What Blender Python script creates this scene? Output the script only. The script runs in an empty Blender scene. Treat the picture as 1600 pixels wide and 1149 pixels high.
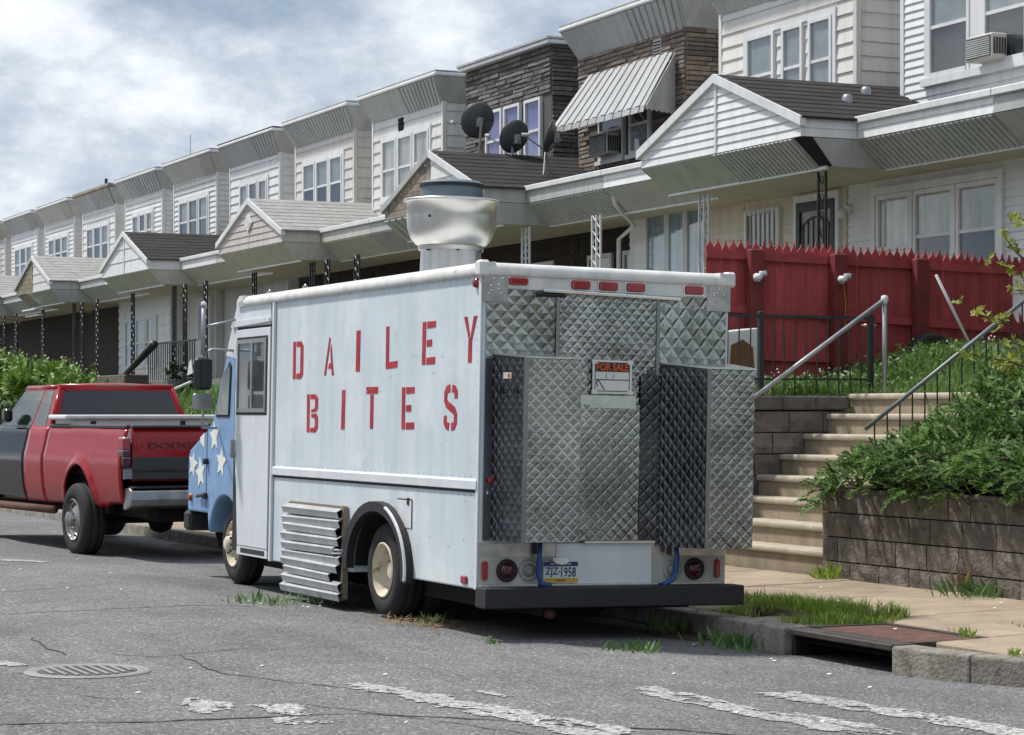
import bpy, bmesh, math, random
from math import sin, cos, pi, radians
from mathutils import Vector, Matrix
RND = random.Random(11)
sc = bpy.context.scene
col = sc.collection
# ------------------------------------------------------------------ camera
cd = bpy.data.cameras.new('camera')
cam = bpy.data.objects.new('camera', cd); col.objects.link(cam)
cam.location = (0, 0, 1.58)
cam.rotation_euler = (pi/2, 0, -radians(24.705))
cd.sensor_width = 36; cd.lens = 81.675; cd.shift_y = 0.0441
cd.clip_start = 0.1; cd.clip_end = 4000
sc.camera = cam
# ------------------------------------------------------------------ sky, sun, exposure
SUN_EL, SUN_AZ = radians(60), radians(-43)          # azimuth measured from +Y towards +X
w = bpy.data.worlds.new('World'); sc.world = w; w.use_nodes = True
nt = w.node_tree; N = nt.nodes; L = nt.links
bg = N['Background']; bg.inputs['Strength'].default_value = 0.105
sky = N.new('ShaderNodeTexSky'); sky.sky_type = 'NISHITA'; sky.sun_disc = False
sky.sun_elevation = SUN_EL; sky.sun_rotation = SUN_AZ
tc = N.new('ShaderNodeTexCoord')
mp = N.new('ShaderNodeMapping'); mp.inputs['Scale'].default_value = (1, 1, 1.75); mp.inputs['Location'].default_value = (2.3, 1.4, 0.5)
L.new(tc.outputs['Generated'], mp.inputs['Vector'])
def wnoise(scale, detail, rough, dist=0.0):
    n = N.new('ShaderNodeTexNoise'); n.inputs['Scale'].default_value = scale
    n.inputs['Detail'].default_value = detail; n.inputs['Roughness'].default_value = rough; n.inputs['Distortion'].default_value = dist
    L.new(mp.outputs['Vector'], n.inputs['Vector']); return n
def wramp(src, stops):
    r = N.new('ShaderNodeValToRGB'); L.new(src, r.inputs['Fac'])
    els = r.color_ramp.elements
    els[0].position, els[0].color = stops[0]; els[1].position, els[1].color = stops[-1]
    for p, c in stops[1:-1]:
        e = els.new(p); e.color = c
    return r
n1 = wnoise(7.5, 10, 0.60, 0.0)
shade = wramp(n1.outputs['Fac'], [(0.34, (1.8, 2.5, 3.5, 1)), (0.43, (2.8, 3.35, 4.1, 1)), (0.50, (3.9, 4.35, 5.0, 1)), (0.57, (5.5, 5.85, 6.3, 1)), (0.68, (7.2, 7.3, 7.5, 1))])
n2 = wnoise(5.0, 5, 0.5)
cover = wramp(n2.outputs['Fac'], [(0.28, (0.7, 0.7, 0.7, 1)), (0.45, (1, 1, 1, 1))])
mx = N.new('ShaderNodeMix'); mx.data_type = 'RGBA'
L.new(cover.outputs['Color'], mx.inputs['Factor']); L.new(sky.outputs['Color'], mx.inputs['A']); L.new(shade.outputs['Color'], mx.inputs['B'])
L.new(mx.outputs['Result'], bg.inputs['Color'])
sd = bpy.data.lights.new('sun', 'SUN'); sd.energy = 2.9; sd.angle = radians(5); sd.color = (1.0, 0.95, 0.88)
sun = bpy.data.objects.new('sun', sd); col.objects.link(sun)
sdir = Vector((sin(SUN_AZ)*cos(SUN_EL), cos(SUN_AZ)*cos(SUN_EL), sin(SUN_EL)))
sun.rotation_euler = sdir.to_track_quat('Z', 'Y').to_euler(); sun.location = (-20, 20, 40)
vs = sc.view_settings; vs.view_transform = 'Standard'; vs.look = 'None'; vs.gamma = 1; vs.exposure = 0.58
try: vs.use_curve_mapping = False
except Exception: pass
sc.cycles.max_bounces = 6; sc.cycles.transparent_max_bounces = 12

# ------------------------------------------------------------------ materials
MATS = {}
def mat(name, c, rough=0.6, metal=0.0, var=0.12, vsc=3.0, bump=0.0, bsc=60.0, objvar=0.0, islvar=0.0, streak=0.0,
        spot=None, spotsc=6.0, spotlo=0.58, spothi=0.7, coat=0.0, spec=0.5, trans=0.0, coords='pos'):
    """base colour, broad tone variation, vertical weather streaks, spots of a second colour, fine relief"""
    if name in MATS: return MATS[name]
    m = bpy.data.materials.new(name); m.use_nodes = True
    t = m.node_tree; n = t.nodes; l = t.links; b = n['Principled BSDF']
    b.inputs['Roughness'].default_value = rough; b.inputs['Metallic'].default_value = metal
    b.inputs['Specular IOR Level'].default_value = spec; b.inputs['Coat Weight'].default_value = coat
    geo = n.new('ShaderNodeNewGeometry')
    if coords == 'obj':
        vec = n.new('ShaderNodeTexCoord').outputs['Object']
    else: vec = geo.outputs['Position']
    def noise(scale, det, vsrc=None, ro=0.55):
        x = n.new('ShaderNodeTexNoise'); x.inputs['Scale'].default_value = scale; x.inputs['Detail'].default_value = det
        x.inputs['Roughness'].default_value = ro
        l.new(vsrc or vec, x.inputs['Vector']); return x.outputs['Fac']
    def maprange(src, a, bb, lo, hi):
        x = n.new('ShaderNodeMapRange'); l.new(src, x.inputs['Value'])
        for k, v in zip(('From Min', 'From Max', 'To Min', 'To Max'), (a, bb, lo, hi)): x.inputs[k].default_value = v
        return x.outputs['Result']
    def mul(a, bb):
        x = n.new('ShaderNodeMath'); x.operation = 'MULTIPLY'; l.new(a, x.inputs[0]); l.new(bb, x.inputs[1]); return x.outputs[0]
    f = maprange(noise(vsc, 6), 0.3, 0.7, 1-var, 1+var)
    if objvar:
        oi = n.new('ShaderNodeObjectInfo'); f = mul(f, maprange(oi.outputs['Random'], 0, 1, 1-objvar, 1+objvar))
    if islvar:
        f = mul(f, maprange(geo.outputs['Random Per Island'], 0, 1, 1-islvar, 1+islvar))
    if streak:
        mm = n.new('ShaderNodeMapping'); mm.inputs['Scale'].default_value = (7, 7, 0.7); l.new(vec, mm.inputs['Vector'])
        f = mul(f, maprange(noise(1.0, 5, mm.outputs['Vector']), 0.42, 0.68, 1.0, 1-streak))
    vm = n.new('ShaderNodeVectorMath'); vm.operation = 'SCALE'; vm.inputs[0].default_value = c[:3]
    l.new(f, vm.inputs['Scale']); out = vm.outputs['Vector']
    if spot:
        mxx = n.new('ShaderNodeMix'); mxx.data_type = 'RGBA'
        l.new(maprange(noise(spotsc, 7, None, 0.65), spotlo, spothi, 0, 1), mxx.inputs['Factor'])
        l.new(out, mxx.inputs['A']); mxx.inputs['B'].default_value = (*spot, 1); out = mxx.outputs['Result']
    l.new(out, b.inputs['Base Color'])
    if bump:
        bp = n.new('ShaderNodeBump'); bp.inputs['Strength'].default_value = bump; bp.inputs['Distance'].default_value = 0.02
        l.new(noise(bsc, 5), bp.inputs['Height']); l.new(bp.outputs['Normal'], b.inputs['Normal'])
    if trans:
        tr = n.new('ShaderNodeBsdfTranslucent'); l.new(out, tr.inputs['Color'])
        ms = n.new('ShaderNodeMixShader'); ms.inputs[0].default_value = trans
        l.new(b.outputs[0], ms.inputs[1]); l.new(tr.outputs[0], ms.inputs[2]); l.new(ms.outputs[0], n['Material Output'].inputs['Surface'])
    MATS[name] = m
    return m
def glassmat(name, tint, refl=0.12):
    m = bpy.data.materials.new(name); m.use_nodes = True
    t = m.node_tree; n = t.nodes; l = t.links; n.remove(n['Principled BSDF'])
    tr = n.new('ShaderNodeBsdfTransparent'); tr.inputs[0].default_value = (*tint, 1)
    gl = n.new('ShaderNodeBsdfGlossy'); gl.inputs['Roughness'].default_value = 0.03
    fr = n.new('ShaderNodeLayerWeight'); fr.inputs[0].default_value = 0.5
    pw = n.new('ShaderNodeMath'); pw.operation = 'POWER'; pw.inputs[1].default_value = 4; l.new(fr.outputs['Facing'], pw.inputs[0])
    ad = n.new('ShaderNodeMath'); ad.operation = 'MULTIPLY_ADD'; ad.inputs[1].default_value = 0.7; ad.inputs[2].default_value = refl; l.new(pw.outputs[0], ad.inputs[0])
    ms = n.new('ShaderNodeMixShader'); l.new(ad.outputs[0], ms.inputs[0]); l.new(tr.outputs[0], ms.inputs[1]); l.new(gl.outputs[0], ms.inputs[2])
    l.new(ms.outputs[0], n['Material Output'].inputs['Surface'])
    return m

# ------------------------------------------------------------------ mesh builder
ORG = {}
def org_of(o): return ORG.get(o.name, Vector((0, 0, 0))) if o else Vector((0, 0, 0))
class MB:
    def __init__(s): s.v = []; s.f = []; s.m = []; s.cur = 0
    def add(s, vs, fs):
        b = len(s.v); s.v += [tuple(p) for p in vs]
        for q in fs: s.f.append([b+i for i in q]); s.m.append(s.cur)
    def box(s, x0, x1, y0, y1, z0, z1, c=0.0):
        if x0 > x1: x0, x1 = x1, x0
        if y0 > y1: y0, y1 = y1, y0
        if z0 > z1: z0, z1 = z1, z0
        if c <= 0:
            s.add([(x0,y0,z0),(x1,y0,z0),(x1,y1,z0),(x0,y1,z0),(x0,y0,z1),(x1,y0,z1),(x1,y1,z1),(x0,y1,z1)],
                  [(0,3,2,1),(4,5,6,7),(0,1,5,4),(1,2,6,5),(2,3,7,6),(3,0,4,7)]); return s
        c = min(c, (x1-x0)*.49, (y1-y0)*.49, (z1-z0)*.49)
        lo = (x0, y0, z0); hi = (x1, y1, z1); ix = {}; vs = []
        for a in (0, 1):
            for b in (0, 1):
                for d in (0, 1):
                    k = (a, b, d)
                    for ax in range(3):
                        p = []
                        for q in range(3):
                            e = hi[q] if k[q] else lo[q]
                            if q != ax: e += -c if k[q] else c
                            p.append(e)
                        ix[(k, ax)] = len(vs); vs.append(p)
        fs = []
        for ax in range(3):
            u, v = [q for q in range(3) if q != ax]
            for sg in (0, 1):
                r = []
                for (i, j) in ((0,0),(1,0),(1,1),(0,1)):
                    k = [0,0,0]; k[ax] = sg; k[u] = i; k[v] = j; r.append(ix[(tuple(k), ax)])
                fs.append(r)
            for i in (0, 1):
                for j in (0, 1):
                    k0 = [0,0,0]; k0[u] = i; k0[v] = j; k1 = list(k0); k1[ax] = 1
                    fs.append([ix[(tuple(k0),u)], ix[(tuple(k1),u)], ix[(tuple(k1),v)], ix[(tuple(k0),v)]])
        for a in (0, 1):
            for b in (0, 1):
                for d in (0, 1): fs.append([ix[((a,b,d),q)] for q in range(3)])
        s.add(vs, fs); return s
    def hexa(s, p):
        s.add(p, [(0,3,2,1),(4,5,6,7),(0,1,5,4),(1,2,6,5),(2,3,7,6),(3,0,4,7)]); return s
    def plate(s, a, b, c, d, th):
        """quad a b c d given a thickness behind it"""
        a, b, c, d = map(Vector, (a, b, c, d)); n = (b-a).cross(d-a)
        if n.length < 1e-9: n = (c-b).cross(d-b)
        n.normalize(); q = [a, b, c, d]
        return s.hexa([p-n*th for p in q]+q)
    def prism(s, poly, axis, a, b):
        def P(u, v, h):
            return (h, u, v) if axis == 'x' else (u, h, v) if axis == 'y' else (u, v, h)
        n = len(poly)
        s.add([P(u, v, a) for u, v in poly]+[P(u, v, b) for u, v in poly],
              [list(range(n))[::-1], [n+i for i in range(n)]]+[(i, (i+1) % n, n+(i+1) % n, n+i) for i in range(n)]); return s
    def tube(s, pts, r, n=6, close=True):
        pts = [Vector(p) for p in pts]; rs = r if isinstance(r, (list, tuple)) else [r]*len(pts)
        rings = []
        up = Vector((0.13, 0.21, 1)).normalized()
        for i, p in enumerate(pts):
            d = (pts[min(i+1, len(pts)-1)]-pts[max(i-1, 0)]).normalized()
            u = d.cross(up)
            if u.length < 0.05: u = d.cross(Vector((1, 0, 0)))
            u.normalize(); v = d.cross(u)
            rings.append([p+(u*cos(2*pi*k/n)+v*sin(2*pi*k/n))*rs[i] for k in range(n)])
        vs = [q for r_ in rings for q in r_]; fs = []
        for i in range(len(pts)-1):
            for k in range(n): fs.append((i*n+k, i*n+(k+1) % n, (i+1)*n+(k+1) % n, (i+1)*n+k))
        if close: fs += [list(range(n))[::-1], [(len(pts)-1)*n+k for k in range(n)]]
        s.add(vs, fs); return s
    def lathe(s, prof, c, axis='z', n=32, closed=False):
        """prof: (radius, height) pairs round the axis"""
        vs = []
        for r, h in prof:
            for k in range(n):
                a = 2*pi*k/n; u, v = r*cos(a), r*sin(a)
                vs.append((c[0]+u, c[1]+v, c[2]+h) if axis == 'z' else (c[0]+h, c[1]+u, c[2]+v) if axis == 'x' else (c[0]+u, c[1]+h, c[2]+v))
        fs = []; m = len(prof)
        for i in range(m if closed else m-1):
            j = (i+1) % m
            for k in range(n): fs.append((i*n+k, i*n+(k+1) % n, j*n+(k+1) % n, j*n+k))
        s.add(vs, fs); return s
    def grid(s, P):
        r = len(P); c = len(P[0])
        s.add([q for row in P for q in row], [(i*c+j, i*c+j+1, (i+1)*c+j+1, (i+1)*c+j) for i in range(r-1) for j in range(c-1)]); return s
    def mesh(s, name, o=Vector((0,0,0)), smooth=False, recalc=True):
        me = bpy.data.meshes.new(name)
        me.from_pydata([(x-o[0], y-o[1], z-o[2]) for x, y, z in s.v], [], s.f)
        if any(s.m): me.polygons.foreach_set('material_index', s.m)
        if recalc:
            bm = bmesh.new(); bm.from_mesh(me); bmesh.ops.recalc_face_normals(bm, faces=bm.faces); bm.to_mesh(me); bm.free()
        if smooth: me.polygons.foreach_set('use_smooth', [True]*len(me.polygons))
        me.update(); return me
    def build(s, name, m, parent=None, smooth=False, bevel=0.0, local=False, kind=None, recalc=True, seg=2, autosm=None):
        o = org_of(parent) if not local else Vector((0, 0, 0))
        me = s.mesh(name, o, smooth, recalc)
        for q in (m if isinstance(m, (list, tuple)) else [m]): me.materials.append(q)
        ob = bpy.data.objects.new(name, me); col.objects.link(ob)
        if parent is not None: ob.parent = parent
        ORG[ob.name] = org_of(parent)
        if bevel:
            bv = ob.modifiers.new('bevel', 'BEVEL'); bv.width = bevel; bv.segments = seg; bv.limit_method = 'ANGLE'; bv.angle_limit = radians(35)
        if autosm:
            me.polygons.foreach_set('use_smooth', [True]*len(me.polygons)); me.set_sharp_from_angle(angle=radians(autosm))
        if kind: ob['kind'] = kind
        return ob
def inst(name, me, parent, loc, rot=(0, 0, 0), scale=(1, 1, 1), local=False):
    ob = bpy.data.objects.new(name, me); col.objects.link(ob)
    if parent is not None: ob.parent = parent
    o = Vector((0, 0, 0)) if local else org_of(parent)
    ob.location = Vector(loc)-o; ob.rotation_euler = rot; ob.scale = scale
    ORG[ob.name] = Vector(loc)
    return ob
def withmat(me, m):
    me.materials.append(m); return me
def tag(o, label=None, cat=None, group=None, kind=None):
    if label: o['label'] = label
    if cat: o['category'] = cat
    if group: o['group'] = group
    if kind: o['kind'] = kind
    return o
def thing(name, label, cat, loc=(0, 0, 0), rot=(0, 0, 0), group=None):
    o = bpy.data.objects.new(name, None); col.objects.link(o); o.empty_display_size = 0.2
    o.location = loc; o.rotation_euler = rot; ORG[o.name] = Vector(loc)
    return tag(o, label, cat, group)
def text_mesh(txt, size, depth, bold=0.0, space=1.0):
    c = bpy.data.curves.new('txt', 'FONT'); c.body = txt; c.size = size; c.extrude = depth; c.offset = bold
    c.space_character = space; c.align_x = 'CENTER'; c.align_y = 'CENTER'; c.resolution_u = 3
    o = bpy.data.objects.new('txt', c); col.objects.link(o)
    bpy.context.view_layer.update()
    me = bpy.data.meshes.new_from_object(o.evaluated_get(bpy.context.evaluated_depsgraph_get()))
    bpy.data.objects.remove(o); return me
def fit_text(name, txt, m, parent, w_, h_, center, rot, bold=0.0):
    me = text_mesh(txt, 1.0, 0.004, bold); me.materials.clear(); me.materials.append(m)
    xs = [v.co.x for v in me.vertices]; ys = [v.co.y for v in me.vertices]
    cx, cy = (max(xs)+min(xs))/2, (max(ys)+min(ys))/2; sx, sy = w_/(max(xs)-min(xs)), h_/(max(ys)-min(ys))
    for v in me.vertices: v.co.x = (v.co.x-cx)*sx; v.co.y = (v.co.y-cy)*sy; v.co.z *= 0.4
    return inst(name, me, parent, center, rot, local=True)

# ---------------------------------------------------------------- palette
def asphalt(name, base, paint=None):
    """worn asphalt: coarse pale and dark aggregate, broad traffic and oil tone, pits; optionally worn paint over it"""
    m = bpy.data.materials.new(name); m.use_nodes = True; t = m.node_tree; n = t.nodes; l = t.links; b = n['Principled BSDF']
    b.inputs['Roughness'].default_value = 0.9; b.inputs['Specular IOR Level'].default_value = 0.35
    pos = n.new('ShaderNodeNewGeometry').outputs['Position']
    def noise(sc_, det=4, ro=.55, vec=pos):
        x = n.new('ShaderNodeTexNoise'); x.inputs['Scale'].default_value = sc_; x.inputs['Detail'].default_value = det; x.inputs['Roughness'].default_value = ro
        l.new(vec, x.inputs['Vector']); return x.outputs['Fac']
    def mr(src, a, c, lo, hi):
        x = n.new('ShaderNodeMapRange'); l.new(src, x.inputs['Value'])
        for k, v in zip(('From Min', 'From Max', 'To Min', 'To Max'), (a, c, lo, hi)): x.inputs[k].default_value = v
        return x.outputs['Result']
    def mul(a, c):
        x = n.new('ShaderNodeMath'); x.operation = 'MULTIPLY'; l.new(a, x.inputs[0]); l.new(c, x.inputs[1]); return x.outputs[0]
    vo = n.new('ShaderNodeTexVoronoi'); vo.inputs['Scale'].default_value = 62; l.new(pos, vo.inputs['Vector'])
    sp = n.new('ShaderNodeSeparateColor'); l.new(vo.outputs['Color'], sp.inputs[0])
    f = mul(mr(sp.outputs[0], 0, 1, .58, 1.38), mr(sp.outputs[1], .90, .95, 1, 1.9))
    f = mul(f, mr(noise(150, 2), .3, .7, .75, 1.25)); f = mul(f, mr(noise(.55, 5), .32, .68, .84, 1.14)); f = mul(f, mr(noise(3.2, 6), .3, .7, .90, 1.10))
    mp_ = n.new('ShaderNodeMapping'); mp_.inputs['Scale'].default_value = (1.3, .16, 1); l.new(pos, mp_.inputs['Vector'])
    f = mul(f, mr(noise(1.0, 4, .5, mp_.outputs[0]), .52, .72, 1, .78)); f = mul(f, mr(noise(1.9, 7, .7), .63, .72, 1, .72))
    vm = n.new('ShaderNodeVectorMath'); vm.operation = 'SCALE'; vm.inputs[0].default_value = base; l.new(f, vm.inputs['Scale']); out = vm.outputs[0]
    if paint:
        pv = n.new('ShaderNodeVectorMath'); pv.operation = 'SCALE'; pv.inputs[0].default_value = paint; l.new(mul(mr(noise(6, 5), .3, .7, .8, 1.1), mr(sp.outputs[0], 0, 1, .86, 1.08)), pv.inputs['Scale'])
        mx_ = n.new('ShaderNodeMix'); mx_.data_type = 'RGBA'; l.new(mr(noise(24, 7, .72), .47, .57, 0.12, 1), mx_.inputs['Factor']); l.new(pv.outputs[0], mx_.inputs['A']); l.new(out, mx_.inputs['B']); out = mx_.outputs['Result']
    l.new(out, b.inputs['Base Color'])
    bp = n.new('ShaderNodeBump'); bp.inputs['Strength'].default_value = 0.75; bp.inputs['Distance'].default_value = 0.012; l.new(mul(mr(vo.outputs['Distance'], 0, .7, 1, 0), mr(noise(30, 4), .3, .7, .5, 1)), bp.inputs['Height']); l.new(bp.outputs[0], b.inputs['Normal'])
    return m
M_asph = asphalt('asphalt', (0.165, 0.164, 0.168))
M_dirtroad = mat('gutter_dirt', (0.085, 0.07, 0.055), 0.95, var=0.35, vsc=5, bump=0.8, bsc=60)
M_crack = mat('asphalt_crack', (0.055, 0.053, 0.05), 0.95, var=0.4)
M_conc = mat('sidewalk_concrete', (0.32, 0.255, 0.185), 0.9, var=0.22, vsc=2.2, bump=0.5, bsc=55, objvar=0.10, spot=(0.22, 0.18, 0.13), spotsc=3.2, spotlo=0.55, spothi=0.75)
M_curb = mat('curb_stone', (0.28, 0.255, 0.22), 0.9, var=0.3, vsc=4, bump=0.8, bsc=40, objvar=0.1, spot=(0.1, 0.095, 0.085), spotsc=9, spotlo=0.5, spothi=0.72)
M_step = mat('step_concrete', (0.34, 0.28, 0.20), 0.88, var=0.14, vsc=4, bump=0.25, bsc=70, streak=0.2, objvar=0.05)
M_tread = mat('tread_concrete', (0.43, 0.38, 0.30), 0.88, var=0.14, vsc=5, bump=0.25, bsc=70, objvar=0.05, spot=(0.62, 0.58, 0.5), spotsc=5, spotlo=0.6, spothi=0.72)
M_block = mat('split_block', (0.185, 0.158, 0.138), 0.95, var=0.42, vsc=6, bump=1.0, bsc=30, objvar=0.28, spot=(0.07, 0.064, 0.06), spotsc=3, spotlo=0.52, spothi=0.7)
M_blockcap = mat('block_cap', (0.11, 0.10, 0.092), 0.95, var=0.35, vsc=5, bump=0.7, bsc=30, objvar=0.15)
M_soil = mat('soil', (0.055, 0.045, 0.032), 0.95, var=0.3, bump=0.6, bsc=25)
M_turf = mat('turf', (0.04, 0.085, 0.018), 0.95, var=0.35, vsc=3, bump=0.6, bsc=25)
M_grass = mat('grass_blade', (0.12, 0.22, 0.045), 0.6, var=0.3, vsc=2.2, islvar=0.4, trans=0.3)
M_grass2 = mat('verge_blade', (0.25, 0.36, 0.05), 0.6, var=0.3, vsc=3, islvar=0.35, trans=0.3)
M_dry = mat('dry_grass', (0.25, 0.16, 0.08), 0.8, var=0.3, islvar=0.4)
M_weed = mat('weed_leaf', (0.11, 0.21, 0.055), 0.5, var=0.25, islvar=0.3, trans=0.3)
M_juni = mat('juniper_leaf', (0.095, 0.185, 0.034), 0.6, var=0.4, vsc=2.6, islvar=0.5, trans=0.2)
M_yel = mat('yellow_leaf', (0.28, 0.32, 0.045), 0.5, var=0.3, islvar=0.35, trans=0.4)
M_bush = mat('bush_leaf', (0.13, 0.23, 0.03), 0.5, var=0.35, vsc=1.5, islvar=0.45, trans=0.3)
M_twig = mat('twig', (0.09, 0.065, 0.045), 0.9)
M_whitepaint = asphalt('road_paint', (0.165, 0.164, 0.168), (0.56, 0.56, 0.535))
M_rust = mat('rusty_iron', (0.12, 0.055, 0.04), 0.8, var=0.35, vsc=9, bump=0.5, bsc=80)
M_castiron = mat('cast_iron', (0.09, 0.085, 0.08), 0.6, metal=0.3, var=0.3, bump=0.3)
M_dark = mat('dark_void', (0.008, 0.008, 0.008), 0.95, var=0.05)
M_black = mat('black_paint', (0.018, 0.018, 0.02), 0.45, var=0.2)
M_galv = mat('galvanised_pipe', (0.34, 0.36, 0.38), 0.45, metal=0.6, var=0.15, vsc=8)
M_fence = mat('red_fence_paint', (0.42, 0.068, 0.072), 0.8, var=0.22, vsc=2.5, bump=0.3, bsc=45, objvar=0.16, streak=0.25, spot=(0.33, 0.055, 0.058), spotsc=2.2, spotlo=0.52, spothi=0.7)
M_fence2 = mat('red_post_paint', (0.20, 0.028, 0.03), 0.75, var=0.25, vsc=4, streak=0.25, objvar=0.08)
M_trim = mat('white_trim', (0.72, 0.73, 0.74), 0.5, var=0.05, streak=0.12)
M_alum = mat('aluminium_panel', (0.44, 0.45, 0.445), 0.5, var=0.06, vsc=1.5, streak=0.18)
M_alum2 = mat('aluminium_cream', (0.52, 0.51, 0.465), 0.5, var=0.06, streak=0.16)
M_soffit = mat('soffit_cream', (0.50, 0.45, 0.36), 0.7, var=0.1)
M_shingle = mat('dark_shingle', (0.028, 0.026, 0.026), 0.95, var=0.4, vsc=2.5, bump=0.8, bsc=120)
M_rollroof = mat('grey_roofing', (0.34, 0.335, 0.325), 0.9, var=0.15, vsc=4, bump=0.4, bsc=60, streak=0.2)
M_brown = mat('brown_stain_panel', (0.30, 0.24, 0.16), 0.7, var=0.25, streak=0.3)
M_woodold = mat('bare_boards', (0.26, 0.215, 0.175), 0.85, var=0.35, vsc=6, objvar=0.2, streak=0.2)
M_brick = mat('brown_brick', (0.05, 0.037, 0.031), 0.9, var=0.25, vsc=5, objvar=0.2)
M_mortar = mat('grey_mortar', (0.10, 0.09, 0.08), 0.95)
M_stoneB = mat('tan_stone', (0.215, 0.172, 0.142), 0.9, var=0.22, vsc=9, bump=0.6, bsc=40, objvar=0.38)
M_stoneG = mat('slate_stone', (0.135, 0.128, 0.125), 0.9, var=0.3, vsc=9, bump=0.6, bsc=40, objvar=0.42)
M_glass = glassmat('window_glass', (0.92, 0.94, 0.94), 0.09)
M_dglass = mat('dark_glass', (0.012, 0.016, 0.018), 0.06, var=0.2, spec=0.8)
M_blind = mat('pale_blind', (0.42, 0.44, 0.46), 0.8, var=0.15, vsc=5, streak=0.1)
M_room = mat('dim_room', (0.05, 0.055, 0.06), 0.9, var=0.3, vsc=3)
M_curt = mat('lace_curtain', (0.80, 0.77, 0.70), 0.9, var=0.12, streak=0.4)
M_curtb = mat('blue_curtain', (0.46, 0.58, 0.70), 0.9, var=0.12, streak=0.4)
M_curtv = mat('violet_curtain', (0.33, 0.29, 0.60), 0.9, var=0.2, vsc=3)
M_rubber = mat('tyre_rubber', (0.022, 0.022, 0.023), 0.85, var=0.25, vsc=9, bump=0.2)
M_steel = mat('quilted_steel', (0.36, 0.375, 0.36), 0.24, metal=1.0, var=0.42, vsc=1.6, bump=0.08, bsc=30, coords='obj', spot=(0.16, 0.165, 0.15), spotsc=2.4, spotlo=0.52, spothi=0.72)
M_steeld = mat('dark_quilted_steel', (0.10, 0.105, 0.115), 0.24, metal=0.95, var=0.35, vsc=4, coords='obj')  # darker copy of the quilted steel, shade and dark reflections put into its colour
M_chrome = mat('bright_metal', (0.72, 0.72, 0.72), 0.25, metal=1.0, var=0.12, vsc=6)
M_spun = mat('spun_aluminium', (0.66, 0.655, 0.64), 0.36, metal=1.0, var=0.10, vsc=4, streak=0.08)
M_drum = mat('weathered_drum', (0.16, 0.20, 0.23), 0.5, metal=0.6, var=0.2)
M_truckw = mat('truck_white', (0.60, 0.675, 0.725), 0.42, var=0.07, vsc=1.6, streak=0.10, bump=0.12, bsc=2.2, spot=(0.70, 0.74, 0.76), spotsc=1.7, spotlo=0.52, spothi=0.64, coords='obj')
M_truckw2 = mat('truck_white_patch', (0.65, 0.69, 0.72), 0.45, var=0.05, streak=0.08, coords='obj')
M_trim2 = mat('truck_rail', (0.70, 0.71, 0.69), 0.5, var=0.12, vsc=6, streak=0.15, spot=(0.40, 0.37, 0.32), spotsc=7, spotlo=0.64, spothi=0.74)
M_seam = mat('dark_seal', (0.02, 0.02, 0.022), 0.8)
M_redlet = mat('stencil_red', (0.36, 0.022, 0.035), 0.7, var=0.3, vsc=12, spot=(0.50, 0.14, 0.16), spotsc=16, spotlo=0.6, spothi=0.7)
M_star = mat('stencil_white', (0.74, 0.74, 0.70), 0.7, var=0.1)
M_redlamp = mat('red_lens', (0.30, 0.012, 0.015), 0.2, var=0.15, coat=0.5)
M_dredlamp = mat('dark_red_lens', (0.075, 0.008, 0.012), 0.2, coat=0.5)
M_clear = mat('clear_lens', (0.22, 0.23, 0.23), 0.15, coat=0.6, var=0.3, vsc=20)
M_bump = mat('bumper_black', (0.018, 0.019, 0.023), 0.7, var=0.2, bump=0.25, bsc=60)
M_bluehose = mat('blue_hose', (0.02, 0.09, 0.30), 0.45)
M_rimw = mat('cream_rim', (0.62, 0.57, 0.45), 0.5, var=0.15, vsc=7, spot=(0.26, 0.12, 0.05), spotsc=9, spotlo=0.56, spothi=0.7)
M_slat = mat('louver_aluminium', (0.62, 0.64, 0.66), 0.38, metal=0.75, var=0.15, vsc=6, objvar=0.12)
M_brownside = mat('louver_frame', (0.24, 0.19, 0.14), 0.7, var=0.25)
M_orange = mat('sign_orange', (0.75, 0.10, 0.02), 0.5, var=0.05)
M_signw = mat('sign_white', (0.72, 0.74, 0.70), 0.5, var=0.05)
M_platew = mat('plate_white', (0.66, 0.70, 0.76), 0.4, var=0.05)
M_plateb = mat('plate_blue', (0.02, 0.035, 0.14), 0.4)
M_platey = mat('plate_yellow', (0.58, 0.36, 0.04), 0.4)
M_pred = mat('pickup_red', (0.31, 0.008, 0.012), 0.24, var=0.08, coat=0.3, spec=0.3, coords='obj')
M_pblack = mat('pickup_black', (0.006, 0.006, 0.007), 0.10, var=0.1, coat=0.1, spec=0.35)
M_pgrey = mat('pickup_grey_band', (0.035, 0.037, 0.04), 0.5, var=0.1)
M_pchrome = mat('dull_chrome', (0.38, 0.37, 0.36), 0.3, metal=1.0, var=0.2, vsc=6, spot=(0.2, 0.13, 0.09), spotsc=8, spotlo=0.62, spothi=0.75)
M_tool = mat('toolbox_white', (0.66, 0.66, 0.66), 0.45, var=0.06)
M_dish = mat('dish_grey', (0.075, 0.08, 0.085), 0.5, var=0.2)
M_wiron = mat('white_iron', (0.62, 0.63, 0.64), 0.5, var=0.1)
M_acw = mat('ac_case', (0.50, 0.49, 0.45), 0.5, var=0.15)
M_pot = mat('grey_tub', (0.09, 0.12, 0.14), 0.7)
M_copper = mat('copper_glow', (0.75, 0.42, 0.25), 0.3, metal=0.8)
SID = {}
for nm, c in dict(vinyl_white=(0.76, 0.77, 0.78), siding_cream=(0.70, 0.69, 0.645), siding_grey=(0.68, 0.68, 0.665), siding_beige=(0.63, 0.605, 0.57),
                  siding_white=(0.74, 0.745, 0.74), siding_pale=(0.71, 0.705, 0.69), siding_rose=(0.52, 0.475, 0.445), porch_cream=(0.66, 0.60, 0.50)).items():
    SID[nm] = mat(nm, c, 0.55, var=0.06, vsc=1.3, objvar=0.035, streak=0.13)

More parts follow.
